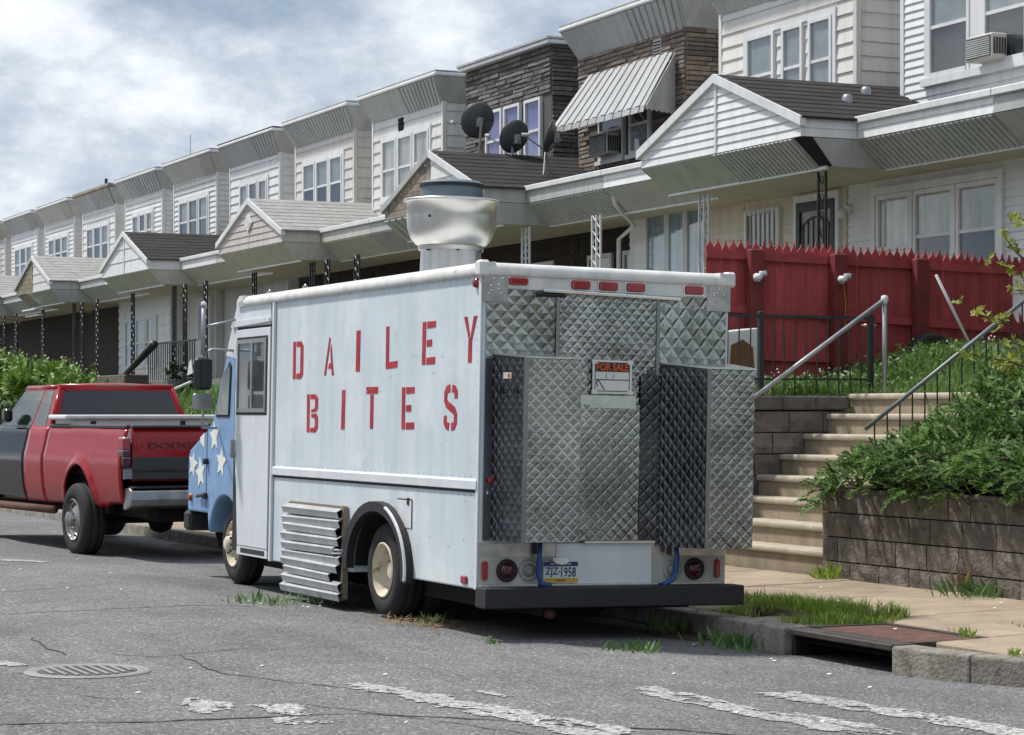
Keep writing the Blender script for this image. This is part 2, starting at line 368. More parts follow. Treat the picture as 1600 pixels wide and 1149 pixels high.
# ================================================================== GROUND
def zroad(t, s):
    if t < 5.6: z = 0.0
    elif t < 6.85: z = -0.07*(t-5.6)/1.25
    else: z = -0.07-0.05*min(1, (t-6.85)/1.9)
    k = max(0, min(1, (t-7.6)/0.9))*max(0, 1-((s-13.6)/2.3)**2)
    return z-0.05*k
def curb_t(s):
    if s >= 13.2: return 8.75
    d = 13.2-s
    return 11.75-math.sqrt(max(0.01, 9.0-d*d)) if d < 2.95 else 11.5
mb = MB()
ts = [-400, -60, -20, -8, -3, 0, 2, 4, 5.6, 6.2, 6.85, 7.3, 7.8, 8.2, 8.5, 8.9, 9.4, 10.2, 12, 14, 30, 400]
ss = [-400, -60, -20, 0, 5, 8, 9, 10, 10.5, 11, 11.5, 12, 12.5, 13, 13.5, 14, 14.5, 15, 15.5, 16, 17, 20, 30, 50, 120, 400, 2500]
mb.grid([[(t, s, zroad(t, s) if t < 9 else zroad(9, s)-0.02) for s in ss] for t in ts])
road = mb.build('road', M_asph, recalc=False, smooth=True); road['kind'] = 'structure'
# silt and damp dirt lying in the gutter under the truck
mb = MB()
gs = [15.3+0.35*i for i in range(40)]
mb.grid([[(8.74-(0.16+0.30*abs(sin(i*1.7))+0.25*(0.5+0.5*sin(i*0.61)))*(1-j/3), s, zroad(8.7, s)+0.006+0.004*j) for i, s in enumerate(gs)] for j in range(4)])
o = mb.build('gutter_dirt', M_dirtroad, recalc=False); o['kind'] = 'stuff'; tag(o, 'brown silt lying along the gutter by the kerb', 'dirt')

def strip(name, path, wd, m, z=0.004, jag=0.0, seed=1):
    r = random.Random(seed); b = MB(); A = []
    pts = []
    for i in range(len(path)-1):
        p, q = Vector(path[i]), Vector(path[i+1]); n_ = max(2, int((q-p).length/0.12))
        pts += [p.lerp(q, k/n_) for k in range(n_)]
    pts.append(Vector(path[-1]))
    row0, row1 = [], []
    for i, p in enumerate(pts):
        d = (pts[min(i+1, len(pts)-1)]-pts[max(i-1, 0)]).normalized(); nrm = Vector((-d.y, d.x))
        off = r.uniform(-jag, jag); ww = wd*r.uniform(0.45, 1.2)/2
        if i in (0, len(pts)-1): ww = 0.002
        a = p+nrm*(off+ww); c = p+nrm*(off-ww)
        row0.append((a.x, a.y, zroad(a.x, a.y)+z)); row1.append((c.x, c.y, zroad(c.x, c.y)+z))
    b.grid([row0, row1]); return b
cr = MB()
for path, wd, sd_ in (([(2.6, 18.1), (3.96, 18.22), (4.54, 18.28), (5.2, 18.35), (6.2, 18.4)], 0.05, 1), ([(3.74, 16.2), (3.67, 15.4), (3.7, 14.91)], 0.035, 2),
                     ([(3.95, 14.92), (4.17, 14.61), (4.36, 14.65), (4.9, 14.9)], 0.03, 3), ([(4.36, 14.65), (4.27, 13.55), (4.48, 12.97), (4.67, 12.53), (5.0, 12.3)], 0.028, 4),
                     ([(1.6, 11.95), (2.56, 11.78), (3.33, 11.54), (4.37, 11.42), (4.72, 11.06), (5.3, 10.44), (5.9, 9.81), (6.4, 9.2)], 0.05, 5),
                     ([(4.2, 12.0), (4.5, 11.3), (4.75, 10.6), (4.9, 10.2)], 0.02, 6), ([(3.2, 12.9), (3.3, 12.6), (3.45, 12.55)], 0.03, 7), ([(2.2, 20), (3.1, 19.6), (4, 20.2), (5.5, 20.9)], 0.025, 8)):
    b = strip('c', path, wd*.62, None, 0.004, 0.02, sd_); cr.add(b.v, b.f)
o = cr.build('road_cracks', M_crack, road, recalc=False); o['kind'] = 'stuff'
# worn zebra stripes: ragged paint flakes
def vnoise(seed):
    r = random.Random(seed); G = {}
    def f(x, y):
        i, j = math.floor(x), math.floor(y); u, v = x-i, y-j; u = u*u*(3-2*u); v = v*v*(3-2*v)
        def g(a, b):
            if (a, b) not in G: G[(a, b)] = r.random()
            return G[(a, b)]
        return (g(i, j)*(1-u)+g(i+1, j)*u)*(1-v)+(g(i, j+1)*(1-u)+g(i+1, j+1)*u)*v
    return f
def paint_stripe(p0, p1, wd0, wd1, seed, wear):
    """flaking road paint: what is left of the stripe after wear, as ragged flat flakes"""
    nz = vnoise(seed); p0, p1 = Vector(p0), Vector(p1); d = p1-p0; ln = d.length; d.normalize(); nr = Vector((-d.y, d.x)); b = MB()
    cell = 0.019; W_ = max(wd0, wd1)+.06; nx = int(ln/cell); ny = int(W_/cell); V = {}
    def vid(i, j):
        if (i, j) not in V:
            u, v = i*cell+.6*cell*(nz(i*.9+50, j*.9)-.5), (j-ny/2)*cell+.6*cell*(nz(i*.9, j*.9+70)-.5)
            p = p0+d*u+nr*v; V[(i, j)] = len(b.v); b.v.append((p.x, p.y, zroad(p.x, p.y)+.005))
        return V[(i, j)]
    for i in range(nx):
        hw = (wd0+(wd1-wd0)*i/nx)/2
        for j in range(ny):
            v = abs((j+.5-ny/2)*cell); x, y = i*cell, j*cell
            q = .5*nz(x*5, y*9)+.3*nz(x*16, y*24)+.2*nz(x*45, y*45)
            e = min(1.0, (hw-v)/.05, (x+.02)/.15, (ln-x)/.15)
            if q+.22*e > .43+.24*wear: b.f.append([vid(i, j), vid(i+1, j), vid(i+1, j+1), vid(i, j+1)]); b.m.append(0)
    return b
xw = thing('crosswalk', 'worn white zebra crossing stripes painted across the near asphalt', 'road marking', (6, 11, 0))
for k, (p0, p1, w0, w1, wear) in enumerate((((4.80, 12.7), (5.22, 10.1), 0.22, 0.34, 0.55), ((5.26, 12.15), (5.4, 11.7), 0.13, 0.1, 0.9),
        ((6.40, 12.2), (6.62, 9.3), 0.34, 0.34, 0.75), ((6.63, 10.9), (6.92, 9.2), 0.2, 0.25, 0.8), ((7.14, 11.85), (7.50, 9.3), 0.3, 0.3, 0.45), ((3.86, 12.5), (3.68, 11.7), 0.30, 0.3, 0.95),
        ((4.10, 11.95), (3.94, 11.1), 0.22, 0.3, 0.85), ((3.08, 15.1), (3.24, 14.4), 0.14, 0.12, 0.5))):
    paint_stripe(p0, p1, w0, w1, 40+k, wear).build('painted_stripe', M_whitepaint, xw, recalc=False, kind='stuff')
o = paint_stripe((5.0, 25.2), (5.85, 24.5), 0.28, 0.24, 77, 0.4).build('painted_line', M_whitepaint, recalc=False, kind='stuff'); tag(o, 'short faded white line painted beside the red pickup', 'road marking')
# manhole
mh = thing('manhole_cover', 'round ribbed iron manhole cover set in the asphalt', 'manhole cover', (3.57, 13.95, 0.0))
b = MB(); b.lathe([(0.30, 0.006), (0.32, 0.012), (0.37, 0.012), (0.385, 0.004)], (3.57, 13.95, 0), 'z', 40); b.build('rim', mat('worn_ring', (0.25, 0.245, 0.24), 0.6, var=0.2), mh)
b = MB(); b.lathe([(0.0, 0.008), (0.295, 0.008)], (3.57, 13.95, 0), 'z', 40); b.build('lid', M_castiron, mh)
for i in range(-4, 5):
    x = i*0.06; h = math.sqrt(0.27**2-x*x)
    b = MB(); b.box(3.57+x-0.012, 3.57+x+0.012, 13.95-h, 13.95+h, 0.008, 0.017, 0.003); b.build('rib', mat('worn_ring', (0.2, 0.2, 0.2)), mh)
# ---- sidewalk, kerb
sw = MB()
cs = [8+0.25*i for i in range(24)]+[14.1, 14.4, 15, 17, 20, 26, 40, 70, 130]
sw.grid([[(max(curb_t(s)+0.1, 0)*(1-k)+11.6*k if curb_t(s) < 11.4 else 11.6, s, -0.06+0.10*k) for s in cs] for k in (0, 0.5, 1)])
sidewalk = sw.build('sidewalk', M_soil, recalc=False); sidewalk['kind'] = 'structure'
def zwalk(t): return 0.035+0.055*max(0, min(1, (t-8.9)/2.4))
def slab(t0, t1, s0, s1, drop=0.0):
    g = 0.014; r = [RND.uniform(-.006, .006) for _ in range(4)]
    q = [(t0+g, s0+g), (t1-g, s0+g), (t1-g, s1-g), (t0+g, s1-g)]
    b = MB(); b.hexa([(t, s, -0.08) for t, s in q]+[(t, s, zwalk(t)+r[i]-drop) for i, (t, s) in enumerate(q)])
    b.build('paving_slab', M_conc, sidewalk, bevel=0.012, seg=1)
s = 13.02
for ln in (1.5, 1.45, 1.55, 1.5, 1.5, 1.5, 1.5, 1.5, 1.5, 1.5, 1.5, 1.5, 1.5, 1.5, 1.5, 1.5, 1.5, 1.5, 1.5, 1.5, 1.5, 1.5, 1.5, 1.5, 1.5, 1.5, 1.5, 1.5, 1.5, 1.5, 1.5, 1.5, 1.5, 1.5):
    t1 = 10.15+RND.uniform(-.05, .05)
    if s > 15.5: slab(8.98, t1, s, s+ln)
    elif s > 14.3: slab(9.5, t1, s, s+ln)
    elif s > 12.9: slab(9.62, t1, s, s+ln)
    slab(t1, 11.42, s, s+ln); s += ln
slab(9.1, 10.4, 11.75, 13.02); slab(10.4, 11.42, 11.75, 13.02); slab(9.9, 11.42, 10.4, 11.75); slab(10.6, 11.42, 9.6, 10.4)
slab(8.98, 9.6, 14.32, 15.6, 0.05)
curb = MB().box(8.80, 8.93, 14.4, 14.42, -0.3, -0.2).build('kerb', M_curb); curb['kind'] = 'structure'
s = 14.36
for i in range(38):
    ln = 1.9+RND.uniform(-.25, .25); h = [RND.uniform(-.008, .008) for _ in range(4)]; x0 = 8.75+RND.uniform(-.008, .008)
    b = MB(); b.hexa([(x0, s+.008, -.32), (8.96, s+.008, -.32), (8.96, s+ln-.008, -.32), (x0, s+ln-.008, -.32), (x0+.012, s+.008, .028+h[0]), (8.96, s+.008, .036+h[1]), (8.96, s+ln-.008, .036+h[2]), (x0+.012, s+ln-.008, .028+h[3])])
    b.build('kerb_stone', M_curb, curb, bevel=0.018); s += ln
arcs = [13.0, 12.3, 11.6, 11.0, 10.5, 10.25]
for i in range(len(arcs)-1):
    n_ = 4; ins, outs = [], []
    for k in range(n_+1):
        s_ = arcs[i]+(arcs[i+1]-arcs[i])*k/n_+(0.004 if k == n_ else -0.004 if k == 0 else 0)
        t_ = curb_t(s_); c = Vector((11.75, 13.2)); d = (c-Vector((t_, s_))).normalized()
        outs.append((t_, s_)); ins.append((t_+d.x*.2, s_+d.y*.2))
    b = MB(); b.prism(outs+ins[::-1], 'z', -0.34, 0.03+RND.uniform(-.006, .006)); b.build('kerb_stone', M_curb, curb, bevel=0.018)
# ---- storm inlet
inl = thing('storm_drain', 'rusty steel storm drain hatch in the kerb above a dark opening', 'storm drain', (9.0, 13.6, 0))
b = MB(); b.box(8.78, 8.99, 13.03, 14.33, -0.012, 0.03, 0.006); b.build('lintel', mat('inlet_steel', (0.075, 0.065, 0.06), 0.6, metal=0.4, var=0.3, vsc=10), inl)
b = MB(); b.box(8.96, 9.62, 13.0, 13.07, 0.0, 0.04); b.box(8.96, 9.62, 14.27, 14.34, 0.0, 0.04); b.box(9.56, 9.63, 13.07, 14.27, 0.0, 0.04); b.build('frame', mat('inlet_steel', (0, 0, 0)), inl)
b = MB(); b.box(9.0, 9.55, 13.08, 14.26, 0.0, 0.034, 0.004); b.build('hatch', M_rust, inl)
b = MB()
for i in range(12): b.box(8.83, 8.86, 13.32+i*0.055, 13.355+i*0.055, 0.03, 0.033)
b.build('raised_lettering', M_castiron, inl, kind='stuff')
b = MB(); b.box(8.80, 9.6, 13.02, 14.34, -0.32, -0.30); b.box(9.5, 9.6, 13.02, 14.34, -0.3, -0.02); b.box(8.82, 9.5, 14.30, 14.35, -.3, -.02); b.box(8.82, 9.5, 13.0, 13.04, -.3, -.02)
b.build('chamber', M_dark, inl)

# ================================================================== YARD, WALLS, STEPS
def sm(x): x = max(0, min(1, x)); return x*x*(3-2*x)
def zyard(t, s):
    if s < 17.98: return 0.84+0.92*sm((t-11.5)/2.3)+0.38*sm((t-13.8)/2.2)
    if s < 20.79: return 1.72+0.42*sm((t-13.6)/1.6) if t > 13.53 else 0.02
    hi = 1.60+0.18*sm((t-11.6)/1.6)+0.40*sm((t-13.6)/1.8)
    lo = 0.08+1.5*sm((t-11.5)/1.9)+0.62*sm((t-13.2)/2.2)
    k = sm((s-25)/2.0); return hi*(1-k)+lo*k
tt = [11.46, 11.7, 12.0, 12.4, 12.8, 13.1, 13.35, 13.52, 13.54, 13.7, 13.9, 14.3, 14.8, 15.4, 16, 17, 19]
sy = [4, 8, 11, 13, 14.5, 16, 17, 17.7, 17.97, 17.99, 19.3, 20.78, 20.80, 21.3, 22.5, 24, 25, 25.6, 26.2, 27, 29, 34, 42, 55, 75, 110, 180]
yard = MB().grid([[(t, s, zyard(t, s)) for s in sy] for t in tt]).build('yard_ground', M_turf, recalc=False, smooth=True); yard['kind'] = 'structure'
# split-face blocks
def block_mesh(seed, L_, H_):
    r = random.Random(seed); b = MB(); nx, nz = 4, 3; D = 0.06
    P = [[(-(0.0 if i in (0, nx) or j in (0, nz) else 0)-r.uniform(0.0, 0.028)*(1 if 0 < i < nx and 0 < j < nz else .35), L_*i/nx, H_*j/nz) for i in range(nx+1)] for j in range(nz+1)]
    b.grid(P); b.box(0.004, D, 0, L_, 0, H_); 
    return withmat(b.mesh('block', recalc=False), M_block)
BL = {}
def block(parent, loc, L_, H_, rz, nm='block'):
    key = (round(L_, 2), round(H_, 2)); k = key+(RND.randrange(4),)
    if k not in BL: BL[k] = block_mesh(len(BL)*7+3, L_-0.012, H_-0.012)
    inst(nm, BL[k], parent, loc, (0, 0, rz))
wl = thing('block_retaining_wall', 'low dark split-block retaining wall under the juniper, facing the sidewalk', 'wall', (11.4, 16, 0.05))
b = MB(); b.box(11.45, 11.75, 9.5, 18.0, -0.1, 0.86); b.build('core', M_blockcap, wl)
for c in range(4):
    y = 18.04; z = 0.03+c*0.218; first = True
    while y > 9.6:
        ln = RND.choice((0.46, 0.46, 0.46, 0.31)) if not (first and c % 2) else 0.26
        block(wl, (11.41, y-ln, z), ln, 0.218, 0); y -= ln; first = False
    for i in range(1):
        block(wl, (11.43, 18.0, z), 0.34, 0.218, -pi/2)
y = 18.06
while y > 9.6:
    b = MB(); b.box(11.38, 11.72, y-0.455, y, 0.865, 0.90, .012); b.build('cap_stone', M_blockcap, wl); y -= 0.46
wl2 = thing('stair_side_wall', 'dark block wall along the far side of the entry steps with a flat cap', 'wall', (12.3, 20.8, 0.05))
b = MB(); b.box(11.45, 13.4, 20.74, 21.0, 0, 1.60); b.box(11.45, 11.75, 20.74, 25.6, 0, 1.6); b.build('core', M_blockcap, wl2)
for c in range(7):
    x = 11.42-(0.2 if c % 2 else 0)
    while x < 13.3:
        ln = 0.42; x2 = min(x+ln, 13.4)
        if x2-x > 0.1: block(wl2, (x2, 20.70, 0.05+c*0.222), round(x2-x, 2), 0.222, pi/2)
        x = x2
    y = 20.72
    while y < 25.4: block(wl2, (11.41, y, 0.05+c*0.222), 0.46, 0.222, 0); y += 0.46
for i in range(5):
    b = MB(); b.box(11.38+i*.405, 11.38+i*.405+.40, 20.66, 21.0, 1.61, 1.755, .015); b.build('cap_stone', M_blockcap, wl2)
# steps
stp = thing('entry_steps', 'tan concrete steps climbing from the sidewalk between two block walls', 'steps', (11.4, 19.4, 0.05))
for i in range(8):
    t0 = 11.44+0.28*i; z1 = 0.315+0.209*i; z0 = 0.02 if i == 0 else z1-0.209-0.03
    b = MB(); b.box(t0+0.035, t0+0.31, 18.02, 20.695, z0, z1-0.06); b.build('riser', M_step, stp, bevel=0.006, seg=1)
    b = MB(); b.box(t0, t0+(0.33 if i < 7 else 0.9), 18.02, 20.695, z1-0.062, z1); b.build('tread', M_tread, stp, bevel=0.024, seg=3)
# handrails
hr = thing('stair_handrail', 'grey galvanised pipe handrail on the far side of the steps with a tall end post', 'handrail', (13.8, 20.6, 1.8))
b = MB(); b.tube([(12.0, 20.6, 1.60), (13.78, 20.6, 2.76)], 0.024, 8); b.build('rail', M_galv, hr, smooth=True)
b = MB(); b.tube([(13.80, 20.6, 1.75), (13.80, 20.6, 2.74)], 0.026, 8); b.build('post', M_galv, hr, smooth=True)
b = MB(); b.lathe([(0, .05), (.035, .04), (.042, 0), (.03, -.04), (0, -.05)], (13.80, 20.6, 2.77), 'z', 10); b.build('cap', M_wiron, hr, smooth=True)
hr2 = thing('baluster_handrail', 'pipe handrail with black balusters on the near side of the steps, half sunk in juniper', 'handrail', (12.8, 18.2, 1.3))
def z2(t): return 1.47+(t-12.04)*0.68
b = MB(); b.tube([(11.98, 18.2, z2(11.98)), (14.4, 18.2, z2(14.4))], 0.021, 8); b.build('rail', mat('dull_pipe', (0.20, 0.21, 0.22), 0.5, metal=0.5), hr2, smooth=True)
for i in range(16):
    t = 12.08+i*0.14
    b = MB(); b.tube([(t, 18.2, z2(t)), (t, 18.2, max(0.9, z2(t)-0.62))], 0.008, 5); b.build('baluster', M_black, hr2)
# black iron fence above far wall
fe = thing('iron_yard_fence', 'low black wrought-iron picket fence above the stair side wall', 'fence', (12.8, 20.85, 1.78))
b = MB(); b.box(11.3, 13.82, 20.82, 20.86, 2.57, 2.60); b.build('top_rail', M_black, fe)
b = MB(); b.box(11.3, 13.82, 20.83, 20.85, 1.92, 1.94); b.build('bottom_rail', M_black, fe)
for i in range(19):
    t = 11.36+i*0.135; j = RND.uniform(-.012, .012)
    b = MB(); b.tube([(t+j, 20.84, 1.76), (t+j*.3+.004, 20.84, 2.2), (t-j, 20.84, 2.58)], 0.0085, 5); b.build('picket', M_black, fe)
for t in (12.43, 13.78):
    b = MB(); b.box(t-.028, t+.028, 20.81, 20.87, 1.7, 2.63, .006); b.build('post', M_black, fe)

# ================================================================== RED FENCE
rf = thing('red_picket_fence', 'tall red wooden stockade fence with pointed pickets, rails and posts showing', 'fence', (14.9, 22.4, 2.1))
SF = 22.42
def ftop(t): return 3.52-0.022*(t-12.7)
pm = {}
for i in range(46):
    t = 12.68+i*0.0985; wd = 0.094; zt = ftop(t)+RND.uniform(-.022, .022); zb = zyard(t, SF)-0.03
    if 42 <= i <= 43: zt_, gap = zt, True
    else: gap = False
    k = i % 6
    b = MB(); tip = 0.078+0.014*(k % 3)
    top = zt if not gap else zt
    sk = RND.uniform(-.004, .004)
    if gap:      # rotted pickets: lower half and a stub are all that is left
        b.prism([(t, zb), (t+wd, zb), (t+wd, 2.70+RND.uniform(-.1, .1)), (t+wd*.5, 2.66), (t, 2.76)], 'y', SF, SF+0.018)
        b.prism([(t, 3.22), (t+wd, 3.25), (t+wd, top-tip), (t+wd/2+.01, top), (t+wd/2-.01, top), (t, top-tip)], 'y', SF, SF+0.018)
    else:
        b.prism([(t, zb), (t+wd, zb), (t+wd+sk, top-tip), (t+wd*.62+sk, top-tip*.42), (t+wd/2+.006+sk, top), (t+wd/2-.006+sk, top), (t+wd*.38+sk, top-tip*.42), (t+sk, top-tip)], 'y', SF+RND.uniform(0, .006), SF+0.018)
    b.build('picket', M_fence, rf)
for z0, z1 in ((3.335, 3.245), (2.75, 2.545), (2.22, 2.14)):
    for (a_, c_) in ((12.66, 14.22), (14.24, 15.36), (15.38, 17.1)):
        za = z0+(z1-z0)*(a_-12.68)/4.5; zc = z0+(z1-z0)*(c_-12.68)/4.5
        b = MB(); b.hexa([(a_, SF-.045, za-.045), (c_, SF-.045, zc-.045), (c_, SF-.002, zc-.045), (a_, SF-.002, za-.045), (a_, SF-.045, za+.04), (c_, SF-.045, zc+.04), (c_, SF-.002, zc+.04), (a_, SF-.002, za+.04)])
        b.build('rail', M_fence, rf)
for t in (13.24, 14.33, 15.44):
    b = MB(); b.box(t-.085, t+.085, SF-.17, SF-.048, 1.9, 3.40-0.02*(t-13), .012); b.build('post', M_fence2, rf)
# dark hedge/void behind the broken pickets is the shaded porch base of the house
for j, t in enumerate((13.22, 14.32)):
    sl = thing('floodlight', ('white twin floodlight on the left fence post', 'white twin floodlight with a dangling cord on the middle fence post')[j], 'floodlight', (t, SF-.17, 3.07+.03*j), group='floodlights on the red fence')
    b = MB(); b.box(t-.035, t+.035, SF-.20, SF-.171, 3.03, 3.11, .008); b.build('bracket', M_trim, sl)
    b = MB(); b.lathe([(0, -.05), (.03, -.05), (.045, .04), (.04, .045), (0, .045)], (t-.02, SF-.24, 3.08), 'y', 12); b.build('lamp_head', M_trim, sl, smooth=True)
    b = MB(); b.lathe([(0, -.05), (.025, -.05), (.035, .03), (0, .03)], (t+.05, SF-.23, 3.12), 'x', 12); b.build('lamp_head', M_trim, sl, smooth=True)
    if j: b = MB(); b.tube([(t+.03, SF-.18, 3.02), (t+.05, SF-.19, 2.8), (t+.04, SF-.19, 2.55)], .006, 5); b.build('cord', mat('orange_cord', (0.5, 0.16, 0.04), 0.6), sl)
# leaning pole, junk, garden light
b = MB(); b.tube([(14.38, 20.5, 3.04), (14.97, 20.5, 2.05)], 0.016, 7)
tag(b.build('leaning_pole', M_wiron, smooth=True), 'thin white pole leaning in front of the red fence', 'pole')
jk = thing('discarded_cabinet', 'small white cabinet with a brown front dumped behind the iron fence', 'cabinet', (12.6, 21.5, 1.8))
b = MB(); b.hexa([(12.28, 21.5, 1.75), (12.92, 21.5, 1.75), (12.92, 21.85, 1.75), (12.28, 21.85, 1.75), (12.36, 21.5, 2.44), (12.80, 21.5, 2.49), (12.80, 21.85, 2.49), (12.36, 21.85, 2.44)]); b.build('carcass', M_tool, jk, bevel=.02)
b = MB(); b.prism([(12.42, 1.78), (12.76, 1.78), (12.72, 2.28), (12.60, 2.36), (12.46, 2.30)], 'y', 21.485, 21.50); b.build('door_panel', mat('brown_veneer', (0.17, 0.075, 0.03), 0.7, var=0.35), jk)
gl = thing('garden_light', 'copper flower-shaped garden light on a stake behind the iron fence', 'garden light', (14.13, 21.4, 1.9))
b = MB(); b.tube([(14.13, 21.4, 1.85), (14.13, 21.4, 2.48)], .008, 5); b.build('stake', M_rust, gl)
b = MB(); b.lathe([(0, .0), (.05, .02), (.10, .07), (.085, .075), (.03, .05), (0, .05)], (14.13, 21.4, 2.47), 'z', 14); b.build('shade', M_copper, gl, smooth=True)
ty = thing('old_tyre', 'black tyre standing against the foot of the red fence', 'tyre', (15.4, 22.1, 2.2))
b = MB(); b.lathe([(.17, -.08), (.26, -.09), (.30, -.06), (.30, .06), (.26, .09), (.17, .08)], (15.42, 22.1, 2.19), 'y', 24, True); b.build('tyre', M_rubber, ty, smooth=True)

# ================================================================== HOUSES
BW = {}
def board(parent, m, face, t, a0, z0, L_, h, th=0.018):
    th = 0.016+0.06*h
    """one clapboard; face 'x' looks to the street, face 'y' looks along it towards the near end"""
    if L_ < 0.03: return
    key = (round(L_, 2), round(h, 3), m.name)
    if key not in BW:
        b = MB(); l_ = key[0]
        b.prism([(0, 0), (-th, 0), (-th, 0.012), (-0.004, h), (0, h)], 'y', 0, l_)
        BW[key] = withmat(b.mesh('siding_board'), m)
    if face == 'x': inst('siding_board', BW[key], parent, (t, a0, z0))
    else: inst('siding_board', BW[key], parent, (a0+key[0], t, z0), (0, 0, pi/2))
def siding(parent, m, face, t, a0, a1, z0, z1, h, holes=(), joined=False):
    jb = MB(); z = z0
    while z < z1-0.02:
        hh = min(h, z1-z); segs = [(a0, a1)]
        for (b0, b1, c0, c1) in holes:
            if z+hh*0.6 > c0 and z+hh*0.4 < c1:
                ns = []
                for p, q in segs:
                    if b0 > p: ns.append((p, min(q, b0)))
                    if b1 < q: ns.append((max(p, b1), q))
                    if b1 <= p or b0 >= q: pass
                segs = [(p, q) for p, q in ns if q-p > 0.02]
        for p, q in segs:
            if joined:
                prof = [(0, 0), (-.028, 0), (-.028, .014), (-.004, hh), (0, hh)]
                if face == 'x': jb.prism([(t+u, z+v) for u, v in prof], 'y', p, q)
                else: jb.prism([(t+u, z+v) for u, v in prof], 'x', p, q)
            else: board(parent, m, face, t, p, z, q-p, hh-0.001)
        z += h
    if joined and jb.v: jb.build('siding', m, parent, kind='stuff')
def window(parent, t, s0, s1, z0, z1, frame=None, back=None, split=0.5, backlow=None, fw=0.055, pane=True, depth=0.06):
    """sash window looking to the street: frame, meeting rail, two panes, what hangs behind the glass"""
    fm = frame or M_trim; b = MB()
    b.box(t-depth, t-.001, s0, s0+fw, z0, z1); b.box(t-depth, t-.001, s1-fw, s1, z0, z1)
    b.box(t-depth, t-.001, s0+fw, s1-fw, z1-fw, z1); b.box(t-depth-.02, t-.001, s0+fw, s1-fw, z0, z0+fw)
    w_ = b.build('window', fm, parent)
    zm = z0+(z1-z0)*split
    if split > 0:
        b = MB(); b.box(t-depth+.012, t-.014, s0+fw, s1-fw, zm-.022, zm+.022); b.build('meeting_rail', fm, w_)
    parts = [(z0+fw, zm-.022, backlow or back), (zm+.022, z1-fw, back)] if split > 0 else [(z0+fw, z1-fw, back)]
    for (a_, c_, bk) in parts:
        b = MB(); b.box(t-.034, t-.028, s0+fw, s1-fw, a_, c_); b.build('pane', M_glass, w_)
        b = MB()
        if bk in (M_curt, M_curtb, M_curtv):
            n_ = max(6, int((s1-s0)/.045)); rows = []
            for zz in (a_, c_): rows.append([(t-.010+.006*sin(i*1.9+(0.3 if zz == a_ else 0)), s0+fw+(s1-s0-2*fw)*i/n_, zz) for i in range(n_+1)])
            b.grid(rows); b.build('curtain', bk, w_, smooth=True, recalc=False)
        else:
            b.box(t-.010, t-.004, s0+fw, s1-fw, a_, c_); b.build('blind', bk or M_room, w_)
    return w_
def ribbed(parent, name, m, A, B, C, D, n, th=0.012, joined=True):
    """sloping panel A-B top edge, D-C bottom edge, pressed into n standing ribs"""
    A, B, C, D = map(Vector, (A, B, C, D)); nr = -(B-A).cross(D-A).normalized(); b = MB()
    if n <= 1: b.plate(A, B, C, D, -th if False else th)
    else:
        for i in range(n):
            for (u0, u1, h) in ((i/n, (i+.66)/n, .026), ((i+.66)/n, (i+1)/n, .002)):
                p = [A.lerp(B, u0)+nr*h, A.lerp(B, u1)+nr*h, D.lerp(C, u1)+nr*h, D.lerp(C, u0)+nr*h]
                b.plate(*p, -(th+h))
    return b.build(name, m, parent, kind='stuff' if n > 1 else None)
SP = 4.8
def sL(k): return 25.69+SP*k
def gapc(k): return 26.24+SP*k          # party line on the far side is gapc(k), near side gapc(k)-4.8 ... houses run along +Y
STY = {
 -1: dict(sid='siding_white', h=.2, lab='white sided row house at the near right end, behind the picture edge'),
 0: dict(sid='vinyl_white', h=.105, lab='white narrow-vinyl row house at the right with an air conditioner in its upper window'),
 1: dict(sid='siding_cream', h=.2, lab='cream wide-board row house with three upper windows behind the nearest dark porch gable'),
 2: dict(sid=None, stone=M_stoneB, lab='row house in tan strip stone with a striped aluminium awning upstairs'),
 3: dict(sid=None, stone=M_stoneG, lab='row house in dark slate stone with violet curtains and no flared cornice', flat=True),
 4: dict(sid='siding_grey', h=.235, lab='pale grey wide-board row house next to the dark stone house'),
 5: dict(sid='siding_beige', h=.215, lab='beige-sided row house with a fully ribbed cornice and tall windows'),
 6: dict(sid='siding_white', h=.2, lab='white wide-board row house behind the pale porch gable with the diamond'),
 7: dict(sid='siding_pale', h=.13, lab='white narrow-board row house with three tall windows, near side of the dark-roofed far porch'),
 8: dict(sid='siding_white', h=.13, lab='white narrow-board row house with a streaked grey cornice and short windows'),
 9: dict(sid='siding_pale', h=.2, lab='row house with a brown stained cornice corner and brown roof edge', brown=True),
 10: dict(sid='siding_pale', h=.13, lab='white row house with beige side boards just past the brown-edged cornice'),
 11: dict(sid='siding_white', h=.13, lab='white far row house above the leftmost brown gable'),
 12: dict(sid='siding_beige', h=.2, lab='beige row house cut by the left edge of the picture'),
 13: dict(sid='siding_white', h=.2, lab='farthest white row house at the end of the terrace'),
}
TB = 17.5
def corner_trim(h, t, s, z0, z1, m):
    b = MB(); b.box(t-.03, t+.05, s-.03, s+.05, z0, z1); b.build('corner_trim', m, h)
